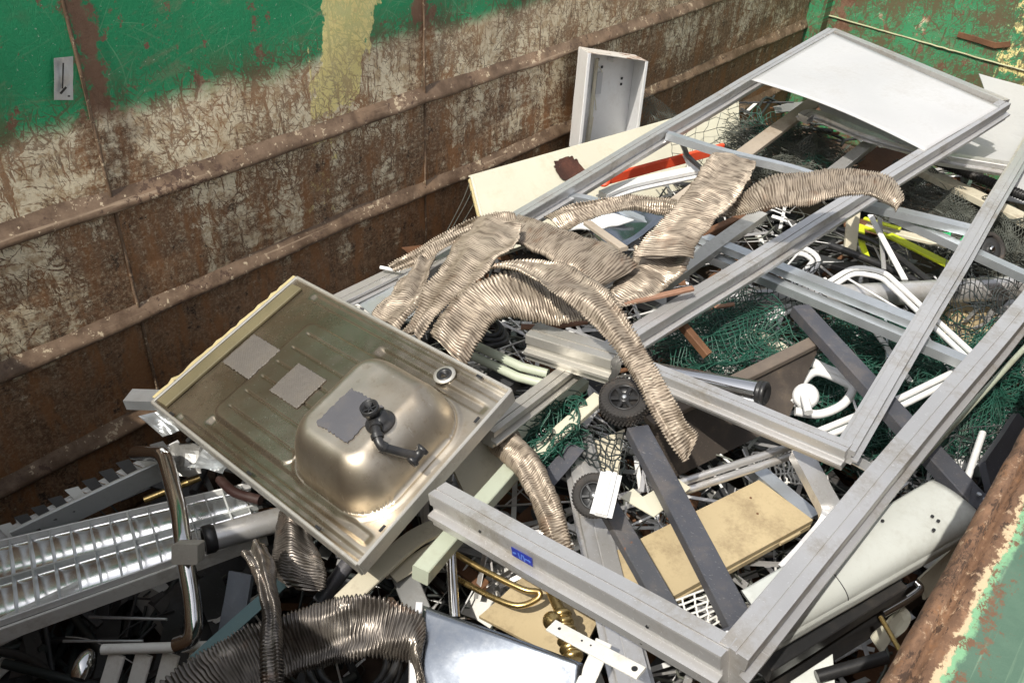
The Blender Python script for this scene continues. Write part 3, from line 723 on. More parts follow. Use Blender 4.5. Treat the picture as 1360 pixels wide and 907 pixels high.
ribbon('wide corrugated duct arched like a saddle with frayed end over the sink edge',
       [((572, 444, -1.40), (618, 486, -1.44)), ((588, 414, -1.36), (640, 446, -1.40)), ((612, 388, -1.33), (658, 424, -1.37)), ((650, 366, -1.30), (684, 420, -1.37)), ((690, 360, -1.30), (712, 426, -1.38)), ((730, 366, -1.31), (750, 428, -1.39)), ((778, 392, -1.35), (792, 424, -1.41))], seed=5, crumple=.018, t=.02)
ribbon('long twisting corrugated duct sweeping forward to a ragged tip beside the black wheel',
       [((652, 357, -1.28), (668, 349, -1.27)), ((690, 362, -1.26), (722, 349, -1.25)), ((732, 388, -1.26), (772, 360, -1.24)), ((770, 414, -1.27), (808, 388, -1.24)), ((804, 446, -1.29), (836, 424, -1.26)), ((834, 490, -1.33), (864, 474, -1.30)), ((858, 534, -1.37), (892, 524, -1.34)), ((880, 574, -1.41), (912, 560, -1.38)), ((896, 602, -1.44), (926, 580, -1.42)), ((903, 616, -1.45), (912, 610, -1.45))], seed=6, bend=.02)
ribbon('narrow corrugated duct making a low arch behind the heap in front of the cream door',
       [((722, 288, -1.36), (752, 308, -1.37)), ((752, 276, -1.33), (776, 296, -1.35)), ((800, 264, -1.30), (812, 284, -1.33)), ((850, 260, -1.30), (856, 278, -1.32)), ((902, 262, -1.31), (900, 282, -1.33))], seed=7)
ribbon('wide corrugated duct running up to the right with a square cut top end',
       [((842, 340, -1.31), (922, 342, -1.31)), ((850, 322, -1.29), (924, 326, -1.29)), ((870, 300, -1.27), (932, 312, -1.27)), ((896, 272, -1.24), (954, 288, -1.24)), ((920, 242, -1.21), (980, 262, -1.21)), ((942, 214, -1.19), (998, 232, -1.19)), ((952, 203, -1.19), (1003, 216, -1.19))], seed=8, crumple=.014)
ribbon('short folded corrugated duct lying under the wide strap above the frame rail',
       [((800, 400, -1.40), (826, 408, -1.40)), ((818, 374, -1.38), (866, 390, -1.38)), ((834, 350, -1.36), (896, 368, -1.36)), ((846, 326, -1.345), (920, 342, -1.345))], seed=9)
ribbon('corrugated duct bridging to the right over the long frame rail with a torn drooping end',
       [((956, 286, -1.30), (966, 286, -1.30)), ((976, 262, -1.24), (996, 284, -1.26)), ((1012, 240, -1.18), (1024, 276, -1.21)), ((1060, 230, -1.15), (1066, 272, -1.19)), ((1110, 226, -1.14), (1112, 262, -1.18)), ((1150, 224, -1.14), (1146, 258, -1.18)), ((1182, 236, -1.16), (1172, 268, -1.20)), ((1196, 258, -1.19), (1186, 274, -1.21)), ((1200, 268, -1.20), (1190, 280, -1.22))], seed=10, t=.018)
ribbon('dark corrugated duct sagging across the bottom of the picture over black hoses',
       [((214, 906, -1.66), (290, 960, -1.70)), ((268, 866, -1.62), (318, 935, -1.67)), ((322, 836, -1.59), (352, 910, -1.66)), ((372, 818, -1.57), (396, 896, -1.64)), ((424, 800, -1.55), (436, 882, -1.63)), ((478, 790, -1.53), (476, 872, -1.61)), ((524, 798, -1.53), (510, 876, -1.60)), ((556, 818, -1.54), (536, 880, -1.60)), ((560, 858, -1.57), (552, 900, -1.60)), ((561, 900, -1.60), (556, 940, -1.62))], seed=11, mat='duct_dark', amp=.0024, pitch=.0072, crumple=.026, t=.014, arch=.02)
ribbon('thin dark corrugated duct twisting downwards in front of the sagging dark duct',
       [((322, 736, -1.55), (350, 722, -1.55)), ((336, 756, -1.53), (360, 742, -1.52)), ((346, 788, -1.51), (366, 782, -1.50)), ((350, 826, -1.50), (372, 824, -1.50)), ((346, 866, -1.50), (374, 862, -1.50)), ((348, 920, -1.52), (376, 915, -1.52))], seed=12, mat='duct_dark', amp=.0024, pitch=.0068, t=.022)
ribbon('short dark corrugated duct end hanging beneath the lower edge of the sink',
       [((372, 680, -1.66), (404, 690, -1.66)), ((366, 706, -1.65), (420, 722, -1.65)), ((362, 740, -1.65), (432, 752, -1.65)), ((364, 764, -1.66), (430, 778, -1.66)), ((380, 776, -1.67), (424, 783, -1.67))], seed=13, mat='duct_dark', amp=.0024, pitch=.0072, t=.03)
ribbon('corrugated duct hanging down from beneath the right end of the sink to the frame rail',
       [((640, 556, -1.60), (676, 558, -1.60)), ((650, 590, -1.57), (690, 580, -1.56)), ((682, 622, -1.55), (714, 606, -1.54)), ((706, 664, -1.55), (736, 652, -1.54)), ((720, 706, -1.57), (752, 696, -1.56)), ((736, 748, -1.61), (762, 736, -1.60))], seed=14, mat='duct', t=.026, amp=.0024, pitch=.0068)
# ------------------------------------------------------------------ shorthand for scrap pieces
_seed = [0]
def pl(pts): return [P(*a) if not isinstance(a, Vector) else a for a in pts]
def bar(name, label, cat, pts, w_, h_, mat, prof=None, up=UP, group=None, parent=None, bow=.0025, curve=False, kind=None):
    _seed[0] += 1
    path = pl(pts)
    if curve: path = spline(path, 8)
    elif len(path) == 2: path = warp(path, 14, bow, _seed[0])
    m = MB(); m.sweep(prof(w_, h_) if prof else rect(w_, h_, .0025), path, up=up)
    return m.build(name, M[mat], parent, label, cat, group, kind)
def rod(name, label, cat, pts, r, mat, curve=0, group=None, parent=None, twin=0, n=12, closed=False):
    path = pl(pts)
    if curve == 'fillet': path = fillet(path, .04, 7)
    elif curve: path = spline(path, curve)
    m = MB()
    if twin:
        for k in (-1, 1):
            q = []
            for i, p in enumerate(path):
                d = (path[min(i + 1, len(path) - 1)] - path[max(i - 1, 0)]).normalized(); sd = d.cross(EYE - p).normalized(); q.append(p + sd * twin * k)
            m.tube(q, r, n)
    else: m.tube(path, r, n, closed=closed)
    return m.build(name, M[mat], parent, label, cat, group)
def plate(name, label, cat, q, t, mat, nu=14, nv=8, warpamp=.004, group=None, parent=None, ragged=0.0, smooth=False):
    """sheet through 4 corners (u to the right, v downwards) with a little buckling"""
    c = pl(q); _seed[0] += 1; sd = _seed[0] * 3.3
    N = (c[1] - c[0]).cross(c[3] - c[0]).normalized()
    if N.dot(EYE - c[0]) < 0: N = -N
    def fn(u, v):
        uu, vv = u, v
        p = c[0].lerp(c[1], uu).lerp(c[3].lerp(c[2], uu), vv)
        if ragged and (u in (0, 1) or v in (0, 1)): p = p + noise.noise_vector(p * 18 + Vector((sd, 0, 0))) * ragged
        return p + N * warpamp * noise.noise(Vector((u * 2.3 + sd, v * 1.9, sd))), N
    m = MB(); m.slab(fn, nu, nv, t, smooth)
    return m.build(name, M[mat], parent, label, cat, group)
def disc(c, ax, r, h, mat, name, parent, n=20, hole=0):
    m = MB(); m.lathe(c, ax, [(hole, 0), (r, 0), (r, h), (hole, h)], n, False)
    return m.build(name, M[mat], parent)
def mid(*pts): 
    v = Vector((0, 0, 0))
    for p in pts: v = v + P(*p)
    return v / len(pts)
# ------------------------------------------------------------------ aluminium frames
fA = thing('window_frame', 'long aluminium window frame with a white panel at its far end, lying under the ducts', 'frame', mid((448, 402, -1.55), (1105, 45, -1.25)))
bar('frame_rail', None, None, [(536, 386, -1.535), (1103, 48, -1.25)], .045, .075, 'alu', rail, bow=.010, parent=fA)
bar('frame_rail', None, None, [(800, 478, -1.50), (1331, 146, -1.26)], .052, .074, 'alu', rail, bow=.010, parent=fA)
bar('frame_rail', None, None, [(1103, 46, -1.248), (1333, 142, -1.255)], .045, .060, 'alu', rail, parent=fA)
bar('crossbar', None, None, [(886, 180, -1.385), (960, 203, -1.395), (1060, 228, -1.40), (1150, 262, -1.405)], .034, .030, 'galv', chan, curve=True, parent=fA)
bar('crossbar', None, None, [(736, 262, -1.47), (792, 270, -1.475), (905, 318, -1.48)], .034, .030, 'galv', chan, curve=True, parent=fA)
cw = pl([(1106, 44, -1.222), (1328, 142, -1.228), (1228, 200, -1.285), (998, 106, -1.275)])
def white_fn(u, v):
    p = cw[0].lerp(cw[1], u).lerp(cw[3].lerp(cw[2], u), v)
    p.z += .004 * noise.noise(Vector((u * 3, v * 2, 1))) + .022 * math.sin(math.pi * u) * v ** 2
    return p, UP
m = MB(); m.slab(white_fn, 40, 24, .004, True); m.build('infill_panel', M['board'], fA)
fB = thing('door_frame', 'large aluminium door frame nearest the camera with a mitred corner and a small blue sticker', 'frame', P(985, 893, -1.34))
bar('frame_rail', None, None, [(584, 668, -1.475), (968, 884, -1.312)], .055, .088, 'alu', rail, bow=.010, parent=fB)
bar('frame_rail', None, None, [(968, 884, -1.311), (1420, 338, -1.36)], .056, .084, 'alu', rail, bow=.010, parent=fB)
b0, b1 = P(584, 668, -1.475), P(968, 884, -1.312); bd = (b1 - b0).normalized(); bs = bd.cross(UP).normalized(); bu = bs.cross(bd)
m = MB(); c = b0.lerp(b1, .385) + bs * .0292 + bu * .017
m.box(c, (bd, bs, bu), (.058, .0012, .022)); st = m.build('blue_sticker', M['blue'], fB)
m = MB()
for k, (a, w_, h_, sl) in enumerate(((-.021, .010, .004, .3), (-.008, .003, .014, .2), (-.001, .003, .014, -.2), (.006, .003, .014, .25), (.013, .009, .003, .0), (.021, .007, .004, -.4))):
    q = c + bd * a + bs * .001 - bu * .001; dd = (bd + bu * sl).normalized(); m.box(q, (dd, bs, bs.cross(dd)), (w_, .0006, h_))
M['blue2'] = paint('sticker_print', (0.10, 0.20, 0.62), 0, .4, (0.1, 0.1, 0.3), .4, .2)
m.build('sticker_print', M['blue2'], st)
for (t_, off) in ((.10, -.018), (.22, .020), (.30, -.030), (.62, -.02), (.78, -.030), (.80, .02)):
    disc(b0.lerp(b1, t_) + bs * (.0282 if off < 0 else .0282) + bu * off, bs, .0035, .002, 'black', 'drill_hole', fB, 10)
fC = thing('window_frame', 'slimmer aluminium window frame on the right with its corner above the white double tubes', 'frame', P(1125, 605, -1.47))
bar('frame_rail', None, None, [(862, 497, -1.50), (1125, 606, -1.445)], .046, .060, 'alu', rail, bow=.010, parent=fC)
bar('frame_rail', None, None, [(1122, 604, -1.442), (1385, 160, -1.42)], .042, .042, 'alu', rail, bow=.010, parent=fC)
bar('crossbar', None, None, [(1240, 209, -1.468), (1344, 226, -1.455)], .05, .05, 'alu', rail, parent=fC)
plate('infill_panel', None, None, [(1338, 134, -1.49), (1420, 158, -1.49), (1338, 220, -1.478), (1246, 206, -1.482)], .006, 'board', parent=fC)
bar('aluminium_profile', 'short wide aluminium cover profile with a stepped mitred end, beside the black wheel', 'profile', [(706, 452, -1.475), (818, 486, -1.455)], .075, .085, 'alu_dull', rail)
bar('aluminium_profile', 'aluminium profile running from the right corner of the sink to the cover profile', 'profile', [(646, 580, -1.50), (765, 488, -1.54)], .045, .05, 'alu_dull', rail)
bar('aluminium_profile', 'bent thin aluminium bar under the white panel of the long frame', 'profile', [(1066, 158, -1.46), (1085, 154, -1.45), (1150, 180, -1.46), (1240, 206, -1.47)], .06, .035, 'alu', rail, curve=True)
plate('white_board', 'pale pinkish board edge sagging below the white infill panel', 'board', [(1080, 118, -1.42), (1180, 140, -1.42), (1262, 214, -1.44), (1092, 150, -1.45)], .006, 'board')
bar('plank', 'broad weathered pale plank running down from the far white panel', 'plank', [(1092, 128, -1.50), (880, 285, -1.56)], .075, .020, 'wood')
bar('aluminium_profile', 'pale flat aluminium bar standing on the wire netting left of the long frame rail', 'profile', [(1162, 186, -1.50), (1070, 258, -1.55)], .055, .03, 'alu')
bar('aluminium_profile', 'grey aluminium channel parallel to the long frame rail under the ducts', 'profile', [(1010, 285, -1.53), (866, 388, -1.58)], .055, .03, 'alu_dull', chan)
bar('aluminium_profile', 'pair of stacked aluminium strips lying behind the upper end of the sink', 'profile', [(436, 408, -1.62), (622, 318, -1.56)], .06, .03, 'alu', rail)
plate('aluminium_sheet', 'dull aluminium sheet lying between the sink and the leaf-shaped ducts', 'sheet', [(470, 398, -1.62), (556, 350, -1.58), (560, 410, -1.62), (520, 440, -1.64)], .003, 'galv')
rod('white_rod', 'short white stick lying across the strips at the upper left of the ducts', 'rod', [(505, 355, -1.555), (532, 360, -1.555)], .006, 'white')
# galvanised studs
SG = 'galvanised studs crossing the heap on the right'
bar('steel_stud', 'galvanised stud passing under the long rail, upper one of the crossing pair in the middle', 'stud', [(922, 312, -1.565), (1214, 428, -1.50)], .050, .028, 'galv', chan, group=SG)
bar('steel_stud', 'galvanised stud under the upper stud, reaching the near door frame rail', 'stud', [(916, 330, -1.60), (1292, 486, -1.53)], .045, .03, 'galv', chan, group=SG)
bar('steel_stud', 'galvanised stud beneath the torn end of the bridging duct', 'stud', [(1136, 270, -1.49), (1288, 306, -1.46)], .05, .03, 'galv', chan, group=SG)
bar('steel_stud', 'galvanised stud running past the small grey wheel at the right edge', 'stud', [(1186, 288, -1.52), (1375, 374, -1.49)], .042, .03, 'galv', chan, group=SG)
bar('steel_stud', 'short galvanised channel poking out left of the sink against the brown wall', 'stud', [(172, 530, -1.80), (232, 532, -1.78)], .06, .035, 'galv', chan)
# ------------------------------------------------------------------ cream door, locker, red lever
dq = [PY(628, 233, 2.20), PY(981, 133, 1.97), PY(985, 222, 1.74), PY(655, 340, 1.92)]
dn = (dq[1] - dq[0]).cross(dq[3] - dq[0]).normalized()
if dn.dot(EYE - dq[0]) < 0: dn = -dn
dr = thing('cream_door', 'cream painted metal door leaning along the far wall with a rust-burnt hole', 'door', dq[3])
m = MB(); m.slab(lambda u, v: (dq[0].lerp(dq[1], u).lerp(dq[3].lerp(dq[2], u), v) + dn * .003 * noise.noise(Vector((u * 4, v * 3, 0))), dn), 30, 10, .004); m.build('door_skin', M['cream'], dr)
for k, o in ((0, -.004), (1, -.026)):
    m = MB(); off = dn * (-.012 - .020 * k); m.sweep(rect(.012, .014, .003), [dq[0] + off, dq[3] + off], up=dn); m.build('door_edge', M['foam' if k else 'cream'], dr)
m = MB(); off = dn * -.034; m.slab(lambda u, v: (dq[0].lerp(dq[1], u).lerp(dq[3].lerp(dq[2], u), v) + off, dn), 8, 4, .004); m.build('rear_skin', M['cream'], dr)
m = MB(); m.sweep(rect(.036, .006, .002), [dq[0] + dn * -.017, dq[1] + dn * -.017], up=UP); m.build('top_edge', M['cream'], dr)
m = MB(); hr = RX * (756 - CX) + RY * (226 - CY) + RF * FPX; hc = EYE + hr * ((dq[0] - EYE).dot(dn) / hr.dot(dn)); du = (dq[1] - dq[0]).normalized(); dv = dn.cross(du)
vs = [hc + dn * .0045]; fs = []
for j in range(60):
    a = j / 60 * 2 * math.pi; r = 1 + .22 * noise.noise(Vector((math.cos(a) * 3, math.sin(a) * 3, 0))) + .10 * noise.noise(Vector((math.cos(a) * 12, math.sin(a) * 12, 4)))
    x = math.copysign(abs(math.cos(a)) ** .6, math.cos(a)); y = math.copysign(abs(math.sin(a)) ** .6, math.sin(a))
    vs.append(hc + dn * .0045 + du * x * .078 * r + dv * y * .062 * r)
for j in range(60): fs.append((0, 1 + j, 1 + (j + 1) % 60))
m.add(vs, fs)
M['burnt'] = paint('burnt_rust', (0.085, 0.030, 0.018), 0, .8, (0.02, 0.010, 0.008), .9, 0, var=.6, scale=30, bump=.8, fine=80, rust=.55)
m.build('rust_hole', M['burnt'], dr)
la = PY(783, 71, 2.20); lb = PY(859, 82, 2.13); ld = PY(769, 206, 2.16); lback = PY(769, 63, 2.33) - la
lk = thing('metal_locker', 'open white metal wall cabinet standing upright against the brown wall', 'cabinet', ld)
lU = lb - la; lV = ld - la; lx = lU.normalized(); lz = -lV.normalized(); ly = lback - lx * lback.dot(lx) * .9; 
def quadslab(name, a, b, c, d, t, mat, par, nu=6, nv=6, w_=.002):
    N = (b - a).cross(d - a).normalized(); m = MB()
    m.slab(lambda u, v: (a.lerp(b, u).lerp(d.lerp(c, u), v) + N * w_ * noise.noise(Vector((u * 3, v * 3, a.x * 9))), N), nu, nv, t); return m.build(name, M[mat], par)
quadslab('back_sheet', la + lback, lb + lback, lb + lback + lV, la + lback + lV, .002, 'white', lk)
quadslab('side_sheet', la + lback, la, la + lV, la + lback + lV, .002, 'white', lk)
quadslab('side_sheet', lb + lback, lb, lb + lV, lb + lback + lV, .002, 'white', lk)
M['rustwhite'] = paint('rust_edged_white', (0.72, 0.68, 0.62), 0, .5, (0.35, 0.15, 0.05), .6, .2, rust=.75)
quadslab('top_sheet', la + lback, lb + lback, lb, la, .003, 'rustwhite', lk)
for (pa, pb) in ((la, la + lV), (lb, lb + lV)):
    m = MB(); m.sweep(rect(.018, .004, .001), [pa - lx * .0, pb], up=ly.normalized()); m.build('front_flange', M['white'], lk)
bk = lambda u, v, o=.012: la + lback * (1 - o / lback.length) + lU * u + lV * v
m = MB(); m.tube([bk(.30, .08, .02), bk(.30, .45, .02), bk(.30, 1, .02)], .009, 8); m.build('conduit', M['cream_old'], lk)
m = MB(); m.box(bk(.36, .32, .02), (lx, ly, lz), (.035, .02, .10)); m.build('junction_box', M['board'], lk)
m = MB(); m.tube(spline([bk(.30, .14, .02), bk(.40, .2, .03), bk(.36, .28, .02), bk(.29, .36, .02), bk(.34, .5, .03), bk(.38, .6, .02)], 6), .0025, 6); m.build('loose_wire', M['cream'], lk)
m = MB(); m.sweep(rect(.03, .006, .001), [bk(.32, .68, .01), bk(.30, 1, .01)], up=ly.normalized()); m.build('terminal_strip', M['cream_old'], lk)
for (u, v) in ((.08, .13), (.42, .16), (.80, .25), (.80, .31), (.34, .09)):
    m = MB(); m.box(bk(u, v, .006), (lx, ly, lz), (.012, .003, .012)); m.build('knockout_hole', M['black'], lk)
m = MB(); m.box(bk(.07, .07, .03), (lx, ly, lz), (.03, .04, .02)); m.box(bk(.56, .06, .03), (lx, ly, lz), (.03, .04, .02)); m.build('corner_bracket', M['white'], lk)
lv = thing('red_lever', 'flat orange-red metal lever lying against the cream door', 'lever', P(880, 220, -1.55))
bar('lever_arm', None, None, [(808, 238, -1.555), (960, 197, -1.50)], .018, .044, 'red', parent=lv)
m = MB(); m.lathe(P(802, 239.5, -1.55), (EYE - P(802, 239.5, -1.55)).normalized(), [(.014, -.01), (.028, -.01), (.028, .01), (.014, .01), (.014, -.01)], 24); m.build('lever_eye', M['red'], lv)
m = MB()
for k in range(6):
    q = P(850 + 8 * k, 227.5 - 2.2 * k, -1.53) + Vector((0, 0, 0)); m.box(q + (EYE - q).normalized() * .0135, ((P(958, 198, -1.50) - P(820, 236, -1.555)).normalized(), UP, (EYE - q).normalized()), (.012, .022, .001))
M['red2'] = paint('worn_red', (0.78, 0.20, 0.13), 0, .5, (0.4, 0.1, 0.05), .4, .3)
bar('black_strap', 'kinked black plastic strap over the red lever', 'strap', [(903, 184, -1.47), (910, 200, -1.47), (914, 208, -1.465), (936, 228, -1.46)], .022, .012, 'black', curve=True)
plate('white_scrap', 'torn white plastic piece under the black strap', 'plastic', [(907, 206, -1.49), (922, 214, -1.49), (934, 228, -1.52), (916, 236, -1.54)], .012, 'white_dirty', ragged=.01)
bar('white_profile', 'crumpled white metal channel in front of the cream door', 'profile', [(800, 262, -1.545), (840, 247, -1.54), (925, 229, -1.52)], .045, .04, 'white', rail, curve=True)
plate('white_sheet', 'bent white steel panel showing through the gap between the ducts', 'panel', [(770, 296, -1.47), (820, 268, -1.47), (886, 288, -1.46), (818, 338, -1.47)], .004, 'sheet', warpamp=.02, smooth=True)
plate('white_sheet', 'white enamelled sheet under the narrow arched duct', 'panel', [(756, 305, -1.455), (800, 278, -1.455), (842, 292, -1.455), (798, 304, -1.455)], .004, 'white', warpamp=.01)
bar('painted_batten', 'short pale batten with a knot lying on the broad duct', 'batten', [(780, 296, -1.345), (829, 331, -1.325)], .030, .014, 'wood')
# ------------------------------------------------------------------ brown rods
bar('flat_strip', 'rusty strip with flaking white paint resting on the long frame rail', 'strip', [(818, 405, -1.405), (920, 383, -1.385)], .020, .012, 'copper')
rod('copper_rod', 'reddish weathered rod under the saddle-shaped duct', 'rod', [(692, 434, -1.46), (730, 434, -1.46), (780, 427, -1.45)], .009, 'copper', 5)
rod('copper_rod', 'thin rod end poking from beneath the twisting duct toward the strip', 'rod', [(808, 398, -1.44), (848, 396, -1.43)], .008, 'copper')
bar('rusty_beam', 'brown rusty beam under the wide strap duct', 'beam', [(930, 315, -1.56), (1022, 272, -1.52)], .03, .03, 'rust')
bar('rusty_beam', 'short red-brown stub hanging below the long frame rail', 'beam', [(903, 428, -1.52), (940, 472, -1.58)], .026, .026, 'rust')
bar('rusty_beam', 'thin brown strip lying on the grey pole', 'beam', [(922, 411, -1.62), (975, 404, -1.60)], .016, .01, 'copper')
bar('rusty_beam', 'orange rusty block beneath the galvanised stud', 'beam', [(918, 322, -1.63), (944, 316, -1.62)], .03, .03, 'rust')
# ------------------------------------------------------------------ pole, tubes and wheels on the right
rod('grey_pole', 'thick pale grey pole lying across the heap under the wire netting', 'pole', [(905, 404, -1.70), (1390, 380, -1.64)], .044, 'alu', n=24)
WT = 'white bent tubes'
rod('white_tube_frame', 'tall white double tube bent to a hump over the grey pole', 'tube', [(980, 440, -1.74), (1064, 402, -1.68), (1134, 358, -1.60), (1172, 364, -1.59), (1296, 480, -1.56)], .0095, 'white', 'fillet', WT, twin=.0105)
rod('white_tube_frame', 'white double tube with hooked end left of the hump', 'tube', [(1000, 340, -1.72), (1068, 332, -1.70), (1086, 346, -1.70), (1058, 378, -1.70), (975, 448, -1.76)], .010, 'white', 'fillet', WT, twin=.012)
rod('white_tube_frame', 'white double tube lying on the green netting to the right of the frame corner', 'tube', [(1082, 580, -1.66), (1200, 532, -1.62), (1290, 488, -1.58)], .010, 'white', 0, WT, twin=.011)
rod('white_tube_frame', 'white double tube running up to the slim frame from the beige board', 'tube', [(896, 650, -1.64), (1090, 586, -1.60)], .011, 'alu', 0, WT, twin=.012)
rod('white_rod', 'thin white rod slanting from the hooked tube to the netting', 'rod', [(1066, 330, -1.66), (968, 438, -1.70)], .004, 'white')
rod('white_rod', 'thin white rod under the hump tube', 'rod', [(1126, 370, -1.62), (1216, 424, -1.58)], .004, 'white')
rod('white_rod', 'thin white rod between the stud and the lower double tube', 'rod', [(1228, 440, -1.62), (1266, 500, -1.63)], .004, 'white')
rod('white_rod', 'thin white rod beside the white plastic ring', 'rod', [(1120, 496, -1.66), (1138, 545, -1.68)], .004, 'white')
bar('pale_batten', 'pale flat slat leaning on the green netting below the studs', 'slat', [(1148, 420, -1.69), (1210, 508, -1.72)], .022, .008, 'white_dirty')
rod('steel_rod', 'upright grey rod standing in the green netting behind the slim frame', 'rod', [(1176, 424, -1.70), (1180, 500, -1.72), (1183, 600, -1.80)], .007, 'galv')
bar('white_batten', 'narrow white slat leaning over the lime bar', 'slat', [(1156, 286, -1.58), (1202, 372, -1.66)], .024, .008, 'white')
bar('white_batten', 'short grey slat standing beside the white slat', 'slat', [(1168, 290, -1.60), (1174, 358, -1.68)], .018, .008, 'alu')
lm = thing('lime_frame', 'bright lime yellow flat bar with a bent end, right of the netting', 'bar', P(1200, 330, -1.7))
bar('lime_bar', None, None, [(1180, 312, -1.66), (1268, 356, -1.62)], .045, .012, 'lime', parent=lm)
bar('lime_loop', None, None, [(1176, 312, -1.67), (1142, 300, -1.68), (1145, 325, -1.69), (1152, 344, -1.70), (1172, 356, -1.70)], .026, .010, 'lime', parent=lm)
bar('lime_bar', None, None, [(1148, 290, -1.67), (1196, 304, -1.655)], .02, .010, 'lime', parent=lm)
rod('black_hose', 'black tube running beneath the white slat, upper of two', 'hose', [(1112, 304, -1.67), (1170, 326, -1.66), (1240, 378, -1.64)], .012, 'black', 5)
rod('black_hose', 'black tube running beneath the white slat, lower of two', 'hose', [(1104, 326, -1.70), (1170, 352, -1.69), (1244, 386, -1.67)], .015, 'black', 5)
bar('dark_beam', 'dark flat beam behind the black tubes', 'beam', [(1085, 345, -1.78), (1240, 382, -1.73)], .07, .02, 'scrap_dark')
bar('pale_post', 'short pale dirty post below the long frame rail', 'post', [(1134, 282, -1.58), (1128, 340, -1.74)], .05, .02, 'cream_old')
bar('pale_board', 'pale board lying behind the lime bar', 'board', [(1150, 300, -1.70), (1260, 326, -1.66)], .05, .015, 'cream_old')
m = MB(); gc = P(1271, 312, -1.56); gn = (EYE - gc).normalized()
m.lathe(gc, gn, [(.022, -.008), (.032, -.008), (.032, .008), (.022, .008), (.022, -.008)], 24)
for k in range(3):
    a = Vector((math.cos(k * 2.1), math.sin(k * 2.1), 0)); a = (a - gn * a.dot(gn)).normalized(); m.sweep(rect(.008, .006, 0), [gc + a * .03, gc + a * .055], up=gn)
m.sweep(rect(.01, .01, 0), [gc + RX * .02 + RY * -.02, gc - RX * .08 - RY * .045], up=gn)
m.build('green_reel', M['green_plastic'], None, 'small bright green plastic ring hooked on the galvanised stud', 'ring')
sw = thing('small_wheel', 'small grey wheel with steel axle at the right edge', 'wheel', P(1312, 334, -1.56))
wc = P(1313, 332, -1.53); wa = (Vector((-.35, -.55, .55))).normalized()
m = MB(); m.lathe(wc, wa, [(.050, -.018), (.062, -.016), (.068, -.008), (.068, .008), (.062, .016), (.050, .018), (.050, -.018)], 36); m.build('tyre', M['rubber'], sw)
m = MB(); m.lathe(wc, wa, [(.0, .006), (.020, .012), (.048, .008), (.050, .0), (.05, -.01)], 36); m.build('rim', M['scrap_dark'], sw)
m = MB(); m.lathe(wc + wa * .008, wa, [(.014, 0), (.014, .010), (.008, .016), (0, .016)], 16); m.build('axle_cap', M['chrome'], sw)
# white moulded plastic fitting
wf = thing('white_plastic_fitting', 'white plastic ring fitting with a round disc, below the dark board', 'fitting', P(1090, 525, -1.72))
rod('ring', None, None, [(1052, 536, -1.69), (1066, 508, -1.67), (1086, 494, -1.66), (1122, 508, -1.655), (1132, 518, -1.66), (1118, 538, -1.68), (1088, 550, -1.70), (1056, 546, -1.70)], .014, 'white', 6, parent=wf, closed=False)
rod('arm', None, None, [(1076, 480, -1.65), (1096, 490, -1.65), (1136, 506, -1.64)], .017, 'white', 5, parent=wf)
m = MB(); q = P(1070, 526, -1.655); m.lathe(q, (EYE - q).normalized(), [(0, .012), (.03, .010), (.040, .0), (.036, -.01)], 28); m.build('disc', M['white'], wf)
rod('spout', None, None, [(1068, 526, -1.645), (1074, 548, -1.655)], .013, 'white', parent=wf)
# chrome tube with black cap
ct = thing('chrome_tube', 'polished chrome tube with black end cap lying behind the slim frame rail', 'tube', P(950, 510, -1.5))
rod('tube', None, None, [(866, 494, -1.58), (1008, 521, -1.49)], .031, 'chrome', n=28, parent=ct)
a_, b_ = P(866, 494, -1.58), P(1008, 521, -1.49); ax = (b_ - a_).normalized()
m = MB(); m.lathe(b_, ax, [(.031, -.004), (.034, 0), (.034, .006), (.030, .008), (.034, .011), (.034, .020), (.028, .024), (.020, .016), (.012, .016), (.010, .010), (0, .010)], 32); m.build('end_cap', M['black'], ct)
# ------------------------------------------------------------------ dark board, posts, wheels
dbd = plate('dark_board', 'dark brown rectangular board slanting down under the slim frame', 'board', [(862, 566, -1.63), (1092, 452, -1.575), (1044, 562, -1.72), (872, 646, -1.79)], .020, 'darkboard', warpamp=.002)
bar('board_edge', None, None, [(862, 562, -1.625), (1094, 448, -1.568)], .042, .020, 'litedge', parent=dbd)
ps = thing('steel_post', 'anthracite square steel post crossing under the two frames at the right', 'post', P(1180, 540, -1.6))
bar('post', None, None, [(1062, 412, -1.535), (1302, 676, -1.56)], .062, .040, 'anthracite', parent=ps)
plate('hinge_plate', None, None, [(1292, 645, -1.53), (1330, 668, -1.53), (1318, 690, -1.54), (1286, 668, -1.54)], .006, 'anthracite', parent=ps)
for (a, b) in ((1300, 657), (1308, 664), (1304, 672)): disc(P(a, b, -1.526), UP, .006, .004, 'galv', 'rivet', ps, 10)
plate('anthracite_box_plate', 'anthracite metal plate with three rivets squeezed against the near container wall', 'plate', [(1310, 612, -1.52), (1352, 548, -1.52), (1378, 576, -1.56), (1322, 674, -1.58)], .02, 'anthracite')
